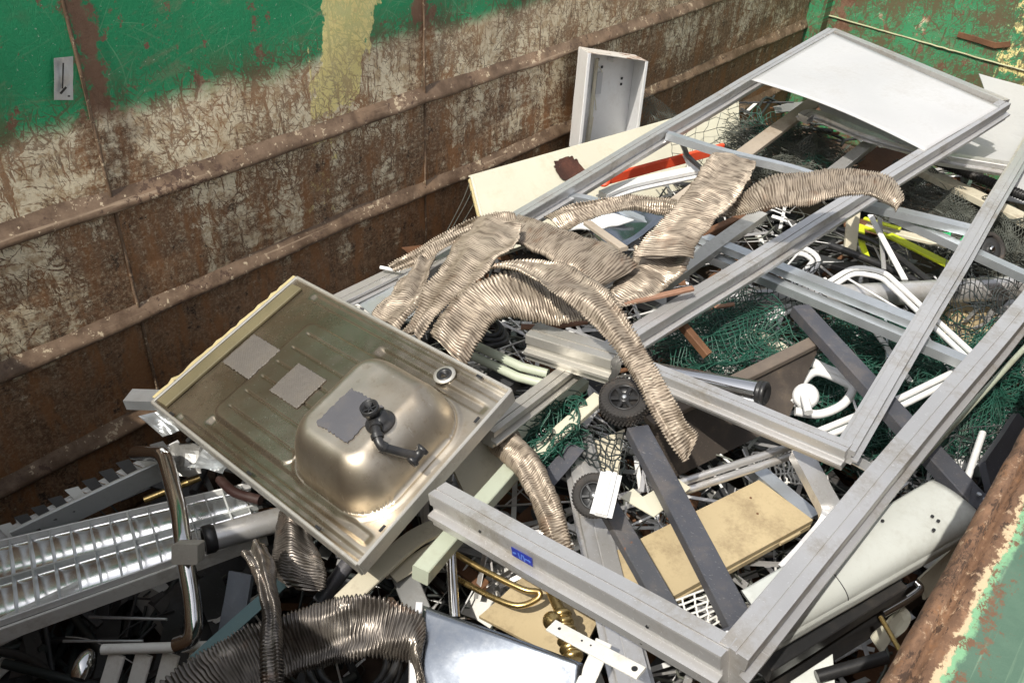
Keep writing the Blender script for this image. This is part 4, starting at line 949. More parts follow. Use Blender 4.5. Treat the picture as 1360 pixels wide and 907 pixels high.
def wheel(c, ax, R, wd, par, hubmat='black'):
    ax = ax.normalized(); u = ax.orthogonal().normalized(); b = ax.cross(u)
    w_ = MB(); w_.lathe(c, ax, [(R * .60, -wd * .42), (R * .66, -wd * .5), (R * .92, -wd * .5), (R * .99, -wd * .36), (R, 0), (R * .99, wd * .36), (R * .92, wd * .5), (R * .66, wd * .5), (R * .62, wd * .40), (R * .60, wd * .2), (R * .60, -wd * .42)], 64)
    for k in range(40):
        a = 2 * math.pi * k / 40; e = u * math.cos(a) + b * math.sin(a); tg = ax.cross(e)
        for (o, sk) in ((-wd * .27, .35), (wd * .27, -.35)):
            d2 = (ax + tg * sk).normalized(); w_.box(c + e * R * 1.0 + ax * o + tg * (0 if o < 0 else R * .07), (d2, e, d2.cross(e)), (R * .085, R * .07, wd * .46)) if False else w_.sweep(rect(R * .085, R * .07, .001), [c + e * R + ax * o + tg * (0 if o < 0 else R * .07) - d2 * wd * .22, c + e * R + ax * o + tg * (0 if o < 0 else R * .07) + d2 * wd * .22], up=e)
        for rr in (.80,): w_.sweep(rect(R * .06, R * .03, 0), [c + e * R * .76 + ax * wd * .5, c + e * R * .90 + ax * wd * .5], up=ax)
    w_.build('tyre', M['rubber'], par)
    h = MB(); h.lathe(c, ax, [(R * .62, wd * .10), (R * .62, wd * .46), (R * .57, wd * .48), (R * .55, wd * .34), (R * .53, wd * .15), (R * .2, wd * .12), (0, wd * .12)], 48)
    for k in range(6):
        a = 2 * math.pi * k / 6 + .4; e = u * math.cos(a) + b * math.sin(a)
        h.sweep(rect(R * .16, wd * .22, .002), [c + e * R * .14 + ax * wd * .30, c + e * R * .55 + ax * wd * .30], up=ax)
        a += .26; 
    h.lathe(c, ax, [(R * .24, wd * .1), (R * .24, wd * .40), (R * .16, wd * .44), (0, wd * .44)], 24)
    h.build('hub', M[hubmat], par)
    k = MB(); k.lathe(c + ax * wd * .44, ax, [(R * .095, 0), (R * .095, wd * .07), (R * .05, wd * .11), (0, wd * .11)], 16); k.build('axle_nut', M['galv'], par)
TG = 'anthracite trolley legs with wheels'
t1 = thing('trolley_leg', 'anthracite steel trolley leg with a clean spoked black wheel, lying over the beige board', 'trolley leg', P(915, 710, -1.5), TG)
bar('leg_post', None, None, [(846, 572, -1.55), (986, 838, -1.575)], .062, .034, 'anthracite', parent=t1)
plate('foot_bracket', None, None, [(924, 856, -1.575), (984, 822, -1.550), (1000, 848, -1.555), (940, 880, -1.58)], .012, 'anthracite', parent=t1)
bar('cross_rail', None, None, [(1000, 836, -1.58), (926, 872, -1.60)], .05, .03, 'anthracite', parent=t1)
for (a, b) in ((966, 841), (979, 836), (977, 852)): disc(P(a, b, -1.552), UP, .005, .004, 'white', 'rivet', t1, 10)
disc(P(986, 825, -1.548), UP, .008, .010, 'black', 'bolt', t1, 12)
wp = P(829, 533, -1.49); wheel(wp, ((EYE - wp).normalized() * .5 + Vector((-.05, .12, 1))), .066, .046, t1)
t2 = thing('trolley_leg', 'rust-spotted anthracite trolley leg with a dirty wheel partly covered by a white strip', 'trolley leg', P(850, 760, -1.6), TG)
bar('leg_post', None, None, [(802, 664, -1.60), (912, 856, -1.61)], .050, .030, 'anthracite_rusty', parent=t2)
wp = P(790, 658, -1.545); wheel(wp, ((EYE - wp).normalized() * .9 + Vector((-.45, .1, .25))), .054, .034, t2, 'scrap_dark')
bar('white_strip', 'short bluish white ribbed strip stuck across the dirty wheel', 'strip', [(798, 684, -1.475), (812, 628, -1.475)], .028, .010, 'white', rail)
# ------------------------------------------------------------------ beige cabinet door, grey casing
bd_ = thing('beige_cabinet_door', 'beige double-skinned cabinet door speckled with dirt, under the anthracite legs', 'cabinet door', P(930, 720, -1.72))
plate('door_skin', None, None, [(1008, 637, -1.675), (1080, 690, -1.675), (868, 806, -1.675), (790, 745, -1.675)], .014, 'beige', parent=bd_, warpamp=.002)
plate('door_skin', None, None, [(1010, 640, -1.695), (1077, 697, -1.693), (868, 814, -1.693), (793, 752, -1.695)], .016, 'beige', parent=bd_, warpamp=.002)
bar('catch', None, None, [(1036, 722, -1.684), (1062, 708, -1.684)], .006, .012, 'beige', parent=bd_)
for (a, b) in ((997, 661), (1006, 682)): disc(P(a, b, -1.6745), UP, .0035, .001, 'rust', 'screw_hole', bd_, 8)
gcs = thing('grey_casing', 'pale grey enamelled casing with one rounded long edge under the near frame rail', 'casing', P(1120, 740, -1.58))
L4 = [((984, 784, -1.440), (1238, 636, -1.425)), ((1000, 806, -1.430), (1266, 652, -1.417)), ((1014, 830, -1.437), (1296, 676, -1.425)), ((1024, 850, -1.465), (1304, 692, -1.450)), ((1026, 864, -1.510), (1300, 706, -1.490))]
LA = spline([P(*a) for a, b in L4], 6); LB = spline([P(*b) for a, b in L4], 6); kk = len(LA) - 1
def casing(u, v):
    i = min(int(round(v * kk)), kk); p = LA[i].lerp(LB[i], u); i0, i1 = max(i - 1, 0), min(i + 1, kk)
    N = (LB[i] - LA[i]).cross(LA[i1] - LA[i0]).normalized()
    if N.z < 0 and i < kk * .8: N = -N
    return p + N * .002 * noise.noise(Vector((u * 4, v * 3, 2))), N
m = MB(); m.slab(casing, 40, kk, .004, True); m.build('casing_shell', M['greypanel'], gcs)
for f_ in (.0, .33): 
    m = MB(); m.tube([casing(f_, j / kk)[0] + casing(f_, j / kk)[1] * .0005 for j in range(kk + 1)], .0012, 5); m.build('seam', M['scrap_dark'], gcs)
for (a, b) in ((1238, 686), (1246, 692), (1240, 704), (1172, 692)): disc(P(a, b, -1.418), UP, .004, .003, 'black', 'screw_hole', gcs, 8)
plate('black_tray', 'black plastic tray wedged under the pale grey casing', 'tray', [(1010, 884, -1.62), (1225, 770, -1.58), (1240, 790, -1.68), (1030, 930, -1.72)], .01, 'black', warpamp=.008)
bar('black_pipe', 'dull black gutter along the lower edge of the grey casing', 'pipe', [(1012, 886, -1.575), (1190, 776, -1.555)], .05, .04, 'black')
plate('cream_casing_end', 'cream metal piece with an orange rust stain beside the near rim', 'panel', [(1222, 768, -1.56), (1300, 694, -1.58), (1276, 748, -1.62), (1228, 796, -1.60)], .006, 'cream_old')
bar('bent_aluminium_channel', 'crumpled aluminium channel folded to a knee beside the beige door', 'channel', [(1062, 602, -1.55), (1088, 650, -1.57), (1104, 690, -1.58), (1076, 730, -1.62), (1046, 762, -1.66)], .055, .03, 'alu', chan, curve=True)
bar('aluminium_angle', 'bright aluminium angle under the slim frame corner', 'angle', [(1120, 606, -1.55), (1200, 650, -1.53)], .04, .02, 'alu', angle)
bar('aluminium_angle', 'bluish strip emerging under the slim rail beside the chrome tube', 'angle', [(968, 535, -1.54), (1062, 590, -1.56)], .035, .015, 'galv', angle)
bar('edge_channel', 'grey rail edging the beige door on its far side', 'rail', [(1000, 622, -1.70), (1080, 690, -1.70)], .045, .03, 'galv', chan)
rod('pale_green_pole', 'thin pale green pole along the right of the near frame rail', 'pole', [(1222, 612, -1.50), (1385, 436, -1.52)], .0085, 'palegreen')
plate('white_sheet', 'white plastic sheet under the netting by the near wall', 'sheet', [(1240, 566, -1.74), (1352, 540, -1.70), (1330, 610, -1.70), (1228, 640, -1.74)], .004, 'white', warpamp=.012)
rod('white_rod', 'white rod beside the anthracite plate', 'rod', [(1305, 575, -1.58), (1288, 625, -1.60), (1280, 650, -1.62)], .010, 'white', 4)
# ------------------------------------------------------------------ bottom centre
rp = bar('ridged_profile', 'upright grooved white aluminium profile in the gap left of the beige door', 'profile', [(764, 575, -1.70), (790, 700, -1.68), (826, 850, -1.68), (846, 930, -1.68)], .075, .03, 'alu', rail)
bar('square_tube', 'pale green square tube passing beneath the near frame rail', 'tube', [(558, 764, -1.555), (690, 612, -1.60)], .042, .042, 'palegreen')
plate('brown_sheet', 'smooth brown panel half hidden under the right end of the sink', 'panel', [(600, 618, -1.62), (660, 566, -1.62), (712, 612, -1.66), (636, 694, -1.68)], .01, 'cream_old')
bar('pale_strip', 'dirty pale curved strip rising from the dark duct to the sink corner', 'strip', [(456, 800, -1.665), (500, 758, -1.67), (556, 712, -1.68), (612, 690, -1.69)], .055, .012, 'cream_old', curve=True)
bar('pale_strip', 'short pale bracket strip under the green square tube', 'strip', [(520, 770, -1.72), (610, 715, -1.72)], .045, .03, 'cream_old', angle)
bar('grey_plate', 'grey metal strip standing behind the zinc sheet', 'plate', [(528, 745, -1.72), (556, 812, -1.74)], .06, .012, 'scrap_light')
sh = plate('zinc_sheet', 'large bluish zinc sheet with a torn rim at the bottom edge', 'sheet', [(560, 802, -1.570), (774, 880, -1.575), (764, 985, -1.66), (548, 985, -1.66)], .005, 'sheet', warpamp=.010, nu=24, nv=16, smooth=True)
bar('folded_edge', None, None, [(557, 800, -1.562), (549, 870, -1.60), (548, 930, -1.63)], .018, .008, 'alu', parent=sh)
rod('steel_pipe', 'upright brownish steel pipe left of the towel rail', 'pipe', [(598, 728, -1.66), (604, 820, -1.72)], .013, 'chrome')
rod('towel_rail', 'brassy bent towel rail loop in the gap beside the near frame', 'rail', [(606, 736, -1.69), (648, 760, -1.685), (694, 782, -1.68), (716, 786, -1.68), (712, 796, -1.69), (688, 804, -1.70), (656, 794, -1.71), (606, 768, -1.73)], .0075, 'brass', 6)
bf = thing('brass_fitting', 'brass tap fitting with ball end and twisted stem behind the white hole strip', 'fitting', P(748, 830, -1.68))
rod('stem', None, None, [(724, 765, -1.67), (748, 822, -1.64)], .013, 'brass', parent=bf)
m = MB(); q = P(733, 824, -1.62)
m.lathe(q, (EYE - q), [(0, .022), (.010, .019), (.018, .010), (.021, 0), (.017, -.012), (0, -.02)], 24); m.build('ball', M['brass'], bf)
m = MB(); a_, b_ = P(744, 812, -1.645), P(762, 878, -1.66); n_ = 60
m.tube([a_.lerp(b_, i / n_) for i in range(n_ + 1)], .02, 16, rs=[.019 + .006 * abs(math.sin(i / n_ * math.pi * 6)) for i in range(n_ + 1)]); m.build('twisted_stem', M['brass'], bf)
hs = thing('hole_strip', 'pale grey flat strip with punched holes across the bottom of the picture', 'strip', P(790, 862, -1.55))
a_, b_ = P(732, 830, -1.555), P(852, 894, -1.50); bar('strip', None, None, [(732, 830, -1.555), (852, 894, -1.50)], .034, .006, 'white_dirty', parent=hs)
hd = (b_ - a_).normalized(); hsd = hd.cross(UP).normalized(); hu = hsd.cross(hd)
for (f_, r) in ((.10, .0035), (.36, .0022), (.46, .0018), (.93, .0065)): disc(a_.lerp(b_, f_) + hu * .0025, hu, r, .0016, 'black', 'hole', hs, 12)
bar('white_strip', 'white strip crossing below the strip with punched holes', 'strip', [(802, 852, -1.575), (770, 925, -1.60)], .036, .006, 'white_dirty')
plate('beige_plate', 'beige metal plate beneath the brass fitting', 'plate', [(636, 818, -1.78), (694, 766, -1.76), (800, 812, -1.74), (764, 884, -1.76)], .01, 'beige')
rod('folding_bracket', 'pale folding arm beside the black hose coil above the sink', 'arm', [(622, 462, -1.575), (690, 494, -1.57), (726, 503, -1.565)], .014, 'palegreen', 0, twin=.016)
bar('grey_block', 'dark grey metal block below the pale folding arm', 'block', [(640, 528, -1.66), (676, 500, -1.64)], .09, .04, 'scrap_dark')
plate('galvanised_offcut', 'mottled galvanised offcut between the sink corner and the pale channel', 'sheet', [(660, 560, -1.66), (706, 540, -1.66), (694, 600, -1.74), (668, 600, -1.72)], .004, 'galv')
bar('pale_channel', 'dull pale green channel slanting below the short aluminium profile', 'channel', [(664, 600, -1.66), (772, 506, -1.64)], .055, .03, 'palegreen', chan)
bar('broken_strip', 'broken cream plastic strip with torn side beside the black wheel', 'strip', [(684, 626, -1.655), (796, 528, -1.60)], .042, .02, 'cream')
bar('cream_corner', 'cream folded corner profile under the dark board', 'corner', [(832, 660, -1.62), (860, 678, -1.615), (906, 646, -1.62)], .05, .03, 'cream', angle)
plate('dirty_sheet', 'dirty cream panel behind the wheel legs', 'panel', [(775, 590, -1.74), (830, 570, -1.72), (820, 640, -1.74), (800, 650, -1.76)], .01, 'cream_old')
bar('dark_angle', 'dark grey steel angle pointing up beside the grooved profile', 'angle', [(722, 648, -1.68), (766, 596, -1.64)], .05, .03, 'anthracite', angle)
def hose_coil(label, px, py, z, R, n, mat):
    m = MB(); c = P(px, py, z)
    for k in range(n):
        q = [c + Vector((math.cos(a) * (R - .012 * (k % 3)), math.sin(a) * (R - .012 * (k % 3)), .014 * k + .006 * math.sin(a * 2 + k))) for a in [2 * math.pi * i / 40 for i in range(40)]]
        m.tube(q, .010, 8, closed=True)
    m.build('hose_coil', M['black'], None, label, 'hose')
hose_coil('coil of black hose under the sagging dark duct', 470, 888, -1.78, .10, 4, 'black')
hose_coil('small coil of black hose in the gap under the saddle-shaped duct', 648, 446, -1.60, .06, 3, 'black')
# ------------------------------------------------------------------ bottom left
lum = thing('fluorescent_luminaire', 'louvred fluorescent luminaire with two bright reflector troughs, nearest the camera', 'light fitting', P(150, 740, -1.95))
lq = pl([(-60, 733, -1.90), (332, 642, -1.83), (352, 700, -1.85), (-60, 846, -1.90)])
LQ = lambda u, v, h=0: lq[0].lerp(lq[1], u).lerp(lq[3].lerp(lq[2], u), v) + UP * h
m = MB()
def trough(u, v):
    w2 = (v * 2) % 1.0 if v < 1 else 1.0
    d = 1 - (2 * w2 - 1) ** 2
    return LQ(u, v, -.012 - .050 * d ** .8), UP
m.slab(trough, 30, 32, .002, True); m.build('reflector', M['reflector'], lum)
for (v, nm) in ((0, 'side_rail'), (1, 'side_rail'), (.5, 'centre_spine')):
    m = MB(); m.sweep(rect(.005 if v != .5 else .006, .022, .001), [LQ(0, v, -.006), LQ(.5, v, -.006), LQ(1, v, -.006)]); m.build(nm, M['white' if v != .5 else 'louvre'], lum)
m = MB(); m.sweep(rect(.008, .05, .002), [LQ(0, 1.03, -.04), LQ(1, 1.03, -.04)]); m.build('housing_side', M['white_dirty'], lum)
for k in range(15):
    if k == 10: continue
    u = .045 + k * .066; sk = .006
    def bl(a, b):
        dip = .017 + .008 * math.sin(2 * math.pi * a) ** 2
        return LQ(u + sk * (a - .5) + .006 * b * math.sin(math.pi * (.12 + .76 * a)), .01 + .98 * a, .004 - dip * b), (lq[1] - lq[0]).normalized()
    m = MB(); m.slab(bl, 14, 2, .005 if k % 5 == 3 else .0022); m.build('louvre_blade', M['louvre'], lum)
lu2 = thing('fluorescent_luminaire', 'second luminaire with dark saw-toothed louvre fins, against the brown wall', 'light fitting', P(150, 650, -1.98))
bar('side_rail', None, None, [(20, 716, -1.93), (292, 588, -1.84)], .012, .075, 'louvre', parent=lu2)
sq = pl([(-20, 716, -1.95), (236, 584, -1.86), (262, 606, -1.87), (20, 728, -1.96)])
SQ = lambda u, v, h=0: sq[0].lerp(sq[1], u).lerp(sq[3].lerp(sq[2], u), v) + UP * h
m = MB(); m.slab(lambda u, v: (SQ(u, v, -.025 * math.sin(math.pi * v)), UP), 20, 8, .003, True); m.build('reflector', M['white'], lu2)
for k in range(10):
    cx = 12 + 22.5 * k; cy = 708 - 12.0 * k; z = -1.925 + .0085 * k
    c4 = pl([(cx - 16, cy - 9, z), (cx + 2, cy - 14, z + .004), (cx + 20, cy + 7, z + .002), (cx + 2, cy + 8, z - .004)]); N = (c4[1] - c4[0]).cross(c4[3] - c4[0]).normalized(); tw = .004 * math.sin(k * 2.3)
    m = MB(); m.slab(lambda a, b: (c4[0].lerp(c4[1], a).lerp(c4[3].lerp(c4[2], a), b) + N * (tw * a * b + .003 * math.sin(b * 3)), N), 4, 4, .002); m.build('louvre_fin', M['scrap_dark' if k % 4 else 'louvre'], lu2)  # most fins coloured dark to stand in for the wall they reflect
    m = MB(); m.sweep(rect(.003, .030, .0005), [SQ(.06 + .095 * k, -.05, .004), SQ(.09 + .095 * k, 1.0, .004)]); m.build('louvre_blade', M['reflector'], lu2)
gb = thing('grab_bar', 'bent chrome grab bar with a square clamp block, over the luminaire', 'bar', P(245, 740, -1.8))
rod('tube', None, None, [(180, 602, -1.80), (218, 603, -1.72), (238, 680, -1.70), (244, 730, -1.70), (256, 800, -1.78), (258, 848, -1.83), (236, 856, -1.86)], .0215, 'chrome', 'fillet', parent=gb, n=20)
q = P(250, 733, -1.675); m = MB(); m.box(q, (RX + RY * -.2, RY, -RF), (.062, .048, .05), .003); m.build('clamp_block', M['alu_dull'], gb)
sp = thing('lamp_housing', 'grey cylindrical lamp housing with dark end ring beneath the sink edge', 'lamp', P(320, 700, -1.83))
rod('body', None, None, [(276, 716, -1.80), (392, 684, -1.82)], .034, 'alu', parent=sp, n=28)
a_, b_ = P(276, 716, -1.80), P(392, 684, -1.82); m = MB(); m.lathe(a_, (a_ - b_), [(.034, -.02), (.038, -.012), (.038, .010), (.03, .012), (.028, 0), (0, 0)], 28); m.build('end_ring', M['black'], sp)
rod('brass_tube', 'brass tube lying between the two luminaires', 'tube', [(192, 664, -1.86), (266, 634, -1.83)], .010, 'brass')
bar('white_cover', 'pale cover panel continuing below the nearest luminaire', 'panel', [(-60, 868, -1.99), (110, 786, -1.97)], .012, .09, 'white_dirty')
plate('bent_sheet', 'curled galvanised sheet under the left corner of the sink', 'sheet', [(184, 552, -1.66), (214, 546, -1.66), (238, 572, -1.70), (216, 580, -1.72)], .003, 'galv', warpamp=.02)
plate('bent_sheet', 'bluish white torn sheet under the lower left edge of the sink', 'sheet', [(270, 594, -1.70), (300, 616, -1.68), (292, 626, -1.72), (252, 620, -1.74)], .003, 'galv', warpamp=.02, ragged=.012)
plate('bent_sheet', 'grey torn sheet lying behind the grab bar', 'sheet', [(226, 588, -1.80), (270, 590, -1.76), (266, 630, -1.80), (212, 636, -1.84)], .003, 'scrap_light', warpamp=.03, ragged=.015)
rod('red_hose', 'dull red-brown hose end under the sink beside the luminaire', 'hose', [(292, 636, -1.80), (312, 654, -1.79), (346, 664, -1.78)], .014, 'maroon', 5)
bar('teal_angle', 'dark teal steel angle slanting behind the thin twisting duct', 'angle', [(262, 884, -1.80), (412, 750, -1.74)], .035, .05, 'teal', angle)
plate('grey_board', 'blue-grey metal board standing in the shade right of the grab bar', 'board', [(304, 758, -1.82), (334, 764, -1.82), (322, 836, -1.92), (290, 838, -1.92)], .02, 'bluegrey')
rod('grey_tube', 'dark grey tube below the lower corner of the sink', 'tube', [(462, 748, -1.74), (424, 800, -1.78)], .02, 'anthracite')
rk = thing('slatted_rack', 'off-white metal slatted rack end at the bottom left', 'rack', P(200, 885, -2.0))
rod('top_rail', None, None, [(136, 862, -1.93), (275, 858, -1.90)], .013, 'white_dirty', parent=rk)
for k in range(5):
    x = 156 + 36 * k; bar('slat', None, None, [(x, 868, -1.94), (x - 26 + 2 * k, 950, -2.06)], .046, .010, 'white_dirty', parent=rk)
m = MB(); a_ = P(104, 902, -2.0); b_ = P(120, 862, -1.98); m.tube([a_.lerp(b_, i / 12) for i in range(13)], .02, 16, rs=[.006 + .020 * math.sin(math.pi * (.15 + .85 * i / 12)) ** .6 for i in range(13)]); m.build('reflector_lamp', M['chrome'], None, 'small faceted reflector lamp in the dark corner left of the slatted rack', 'lamp')
rod('steel_rod', 'thin steel rod lying level in the dark gap, upper one', 'rod', [(118, 819, -2.02), (222, 822, -1.98)], .004, 'galv')
rod('steel_rod', 'thin steel rod lying level in the dark gap just above the slatted rack', 'rod', [(84, 851, -2.05), (190, 851, -2.02)], .004, 'galv')
# ------------------------------------------------------------------ far right corner
plate('white_sheet', 'white sheet at the far right edge behind the slim frame', 'panel', [(1300, 98, -1.56), (1420, 132, -1.54), (1420, 200, -1.60), (1322, 160, -1.58)], .005, 'board')
plate('white_sheet', 'cream white sheet at the right edge below the upper sheet', 'panel', [(1345, 226, -1.55), (1420, 190, -1.53), (1420, 285, -1.58), (1322, 262, -1.60)], .005, 'board')
bar('cream_beam', 'cream painted beam slanting down under the infill panels', 'beam', [(1222, 226, -1.62), (1400, 312, -1.56)], .08, .03, 'cream_old')
m = MB(); a_, b_ = P(1238, 212, -1.58), P(1400, 276, -1.53); n_ = 240
m.tube([a_.lerp(b_, i / n_) for i in range(n_ + 1)], .02, 12, rs=[.018 + .005 * math.sin(i / n_ * math.pi * 90) for i in range(n_ + 1)]); m.build('ribbed_hose', M['black'], None, 'black ribbed hose lying along the cream beam', 'hose')
plate('dark_sheet', 'dark rusty sheet in the hollow behind the bridging duct', 'sheet', [(1150, 195, -1.66), (1215, 200, -1.64), (1190, 285, -1.78), (1120, 260, -1.78)], .006, 'rust')
plate('beige_bag', 'crumpled beige sheet under the grey pole on the right', 'sheet', [(1230, 412, -1.78), (1330, 400, -1.74), (1320, 452, -1.78), (1268, 462, -1.80)], .004, 'beige', warpamp=.04, ragged=.02)
plate('white_plastic_scrap', 'crushed white plastic under the green netting left of the dark board', 'plastic', [(890, 440, -1.72), (985, 425, -1.72), (1020, 470, -1.76), (930, 515, -1.78)], .006, 'white_dirty', warpamp=.05, ragged=.02)
bar('cream_batten', 'cream slat lying under the wire netting beside the dark board', 'slat', [(1000, 440, -1.69), (1056, 472, -1.68)], .04, .015, 'cream')
# thin wires in front of the brown wall
for k, (a, b, lab_) in enumerate((((626, 236), (592, 310), 'leftmost'), ((630, 244), (600, 304), 'middle'), ((632, 262), (612, 300), 'rightmost'))):
    y = 2.22 - .02 * k; rod('loose_wire', lab_ + ' of the thin grey wires dangling left of the cream door', 'wire', [PY(a[0], a[1], y), PY((a[0] + b[0]) / 2 + 6, (a[1] + b[1]) / 2 - 8, y - .05), PY(b[0], b[1], y - .12)], .0016, 'wire_grey', 6, n=5)
# ------------------------------------------------------------------ wire netting
def net(label, q, nu, nv, r, mat, crump=.03, diag=False, seed=0, drop=0.0, name='wire_netting'):
    c = q if isinstance(q[0], Vector) else pl(q)
    N = (c[1] - c[0]).cross(c[3] - c[0]).normalized()
    m = MB(); rnd = random.Random(seed)
    def f(u, v):
        p = c[0].lerp(c[1], u).lerp(c[3].lerp(c[2], u), v); s = Vector((u * 2.2 + seed, v * 2.0, seed * 1.7))
        return p + N * crump * (noise.noise(s * 1.5) * 1.3 + noise.noise(s * 4) * .5) + noise.noise_vector(s * 2.1) * crump * .9
    def wire(fn, k):
        m.tube([fn(i / k) for i in range(k + 1)], r, 4, cap=False)
    def frag(): 
        a = rnd.random() * .5 if rnd.random() < drop else 0; b = 1 - (rnd.random() * .5 if rnd.random() < drop else 0); return a, b
    if diag:
        for s in (-1, 1):
            for i in range(-nv, nu + nv):
                pts = []
                for j in range(nv * 2 + 1):
                    v = j / (nv * 2); u = (i + s * j * .5 + (nv * 0 if s > 0 else 0)) / nu + .10 / nu * math.sin(j * math.pi)
                    if 0 <= u <= 1: pts.append(f(u, v))
                if len(pts) > 2: m.tube(pts, r, 3, cap=False)
    else:
        for i in range(nu + 1):
            a, b = frag(); wire(lambda t: f(i / nu + .3 / nu * noise.noise(Vector((t * 5, i, seed))), a + (b - a) * t), max(10, nv))
        for j in range(nv + 1):
            a, b = frag(); wire(lambda t: f(a + (b - a) * t, j / nv + .3 / nv * noise.noise(Vector((t * 5, j, seed + 5)))), max(10, nu))
    return m.build(name, M[mat], None, label, 'netting')
net('crumpled dark green wire netting filling the right of the heap', [(1070, 400, -1.74), (1270, 440, -1.70), (1250, 610, -1.78), (1080, 590, -1.82)], 34, 30, .0021, 'wire_green', .06, seed=1, drop=.3)
n2 = net('second crumpled layer of green wire netting under the studs', [(1060, 390, -1.80), (1300, 430, -1.78), (1280, 570, -1.82), (1050, 600, -1.86)], 36, 32, .0024, 'wire_green', .09, seed=2, drop=.4)
net('green wire netting beside the pale green pole near the wall', [(1230, 470, -1.64), (1385, 400, -1.60), (1375, 560, -1.62), (1240, 620, -1.68)], 30, 26, .0019, 'wire_green', .05, seed=3, drop=.3)
net('dark wire mesh over the white plastic left of the dark board', [(872, 430, -1.60), (1010, 380, -1.62), (1060, 470, -1.64), (900, 505, -1.64)], 26, 18, .0021, 'wire_green', .04, seed=4, drop=.2)
net('loose dark mesh over the grey pole in the middle', [(965, 365, -1.62), (1090, 345, -1.60), (1100, 420, -1.62), (940, 440, -1.66)], 16, 9, .0020, 'wire_dark', .03, seed=5, drop=.2)
net('stretched dark mesh over the pole at the right edge', [(1256, 330, -1.55), (1385, 370, -1.52), (1370, 440, -1.58), (1262, 450, -1.62)], 20, 12, .0020, 'wire_dark', .04, seed=6, drop=.3)
net('grey chicken wire heaped beyond the cream door', [(985, 150, -1.66), (1080, 165, -1.62), (1110, 232, -1.64), (980, 215, -1.70)], 34, 22, .0020, 'wire_green', .08, seed=7, drop=.3)
net('fine grey chicken wire behind the long frame under the white panel', [(1040, 175, -1.60), (1150, 195, -1.60), (1110, 250, -1.66), (1000, 225, -1.66)], 40, 26, .0016, 'wire_grey', .07, diag=True, seed=8)
net('rolled grey chicken wire in the hollow right of the bridging duct', [(1190, 222, -1.66), (1330, 270, -1.60), (1300, 325, -1.66), (1160, 290, -1.74)], 46, 22, .0016, 'wire_grey', .06, diag=True, seed=9)
net('grey green chicken wire at the right edge under the cream beam', [(1300, 270, -1.60), (1400, 310, -1.58), (1400, 370, -1.62), (1320, 340, -1.64)], 36, 20, .0017, 'wire_grey', .06, diag=True, seed=10)
net('chicken wire bulging between the white locker and the wall', [PY(852, 120, 2.22), PY(925, 165, 2.1), PY(905, 185, 2.0), PY(848, 180, 2.1)], 22, 14, .0014, 'wire_grey', .02, diag=True, seed=11)
net('thin black netting draped over the right end of the cream door', [PY(905, 150, 1.9), PY(990, 128, 1.88), PY(985, 215, 1.62), PY(890, 215, 1.7)], 7, 6, .0014, 'wire_dark', .03, seed=12)
net('tangled dark green wire below the pale channel', [(705, 560, -1.60), (770, 520, -1.58), (770, 590, -1.62), (690, 640, -1.66)], 22, 16, .0020, 'wire_green', .05, seed=13, drop=.3)
net('black wire grid beneath the black wheel', [(760, 560, -1.66), (840, 575, -1.62), (820, 640, -1.64), (770, 610, -1.68)], 8, 6, .0022, 'wire_dark', .02, seed=14)
net('white wire rack under the slim frame corner', [(1000, 600, -1.72), (1080, 590, -1.70), (1085, 640, -1.74), (1000, 650, -1.76)], 14, 3, .0030, 'white_dirty', .01, seed=15, name='wire_rack')
net('pale wire rack in the gap between the anthracite legs and the door frame', [(890, 800, -1.62), (970, 770, -1.60), (965, 820, -1.62), (905, 850, -1.64)], 5, 6, .0030, 'white_dirty', .002, seed=16, name='wire_rack')
net('dark wire grid over the plates by the near wall', [(1180, 560, -1.62), (1330, 560, -1.56), (1310, 660, -1.60), (1180, 690, -1.64)], 9, 8, .0020, 'wire_dark', .03, seed=17)
def tangle(label, q, n, r, mat, ln=.10, deep=.10, seed=0, lean=0.0, name='wire_tangle'):
    """springy loose wire ends lying in a mass"""
    c = pl(q); rnd = random.Random(seed); m = MB(); D = (c[1] - c[0]).normalized()
    for i in range(n):
        u, v = rnd.random(), rnd.random(); p = c[0].lerp(c[1], u).lerp(c[3].lerp(c[2], u), v); p = p + UP * (noise.noise(p * 6) * .05 - rnd.random() * deep)
        a = rnd.gauss(lean, .75); d = (Matrix.Rotation(a, 3, 'Z') @ D); d.z = rnd.gauss(0, .3); d.normalize(); l = ln * rnd.uniform(.5, 1.5)
        s = d.cross(UP).normalized() * rnd.gauss(0, l * .28) + UP * rnd.uniform(0, l * .25)
        p0, p2 = p - d * l / 2, p + d * l / 2; p1 = p + s
        m.tube([p0 * (1 - t) ** 2 + p1 * 2 * t * (1 - t) + p2 * t * t for t in (0, .2, .4, .6, .8, 1)], r * rnd.uniform(.8, 1.15), 3, cap=False)
    return m.build(name, M[mat], None, label, 'wire tangle')
tangle('dense springy mass of green coated wire behind the slim frame rail', [(1062, 398, -1.70), (1290, 440, -1.66), (1262, 600, -1.74), (1072, 590, -1.80)], 1250, .0017, 'wire_green', .12, .12, 31)
tangle('springy green wire ends in the corner by the near wall', [(1225, 470, -1.62), (1385, 410, -1.58), (1375, 570, -1.62), (1235, 610, -1.68)], 800, .0016, 'wire_green', .11, .10, 32)
tangle('loose green wire ends over the crushed white plastic', [(880, 430, -1.64), (1010, 385, -1.64), (1060, 470, -1.66), (905, 510, -1.68)], 420, .0018, 'wire_green', .13, .05, 33)
tangle('grey green wire ends heaped beyond the cream door', [(975, 160, -1.62), (1100, 170, -1.60), (1110, 240, -1.64), (960, 220, -1.68)], 900, .0018, 'wire_grey', .14, .08, 34)
tangle('grey wire ends heaped in the hollow under the cream beam', [(1190, 230, -1.66), (1390, 300, -1.60), (1380, 370, -1.64), (1180, 300, -1.72)], 1100, .0017, 'wire_grey', .14, .08, 35)
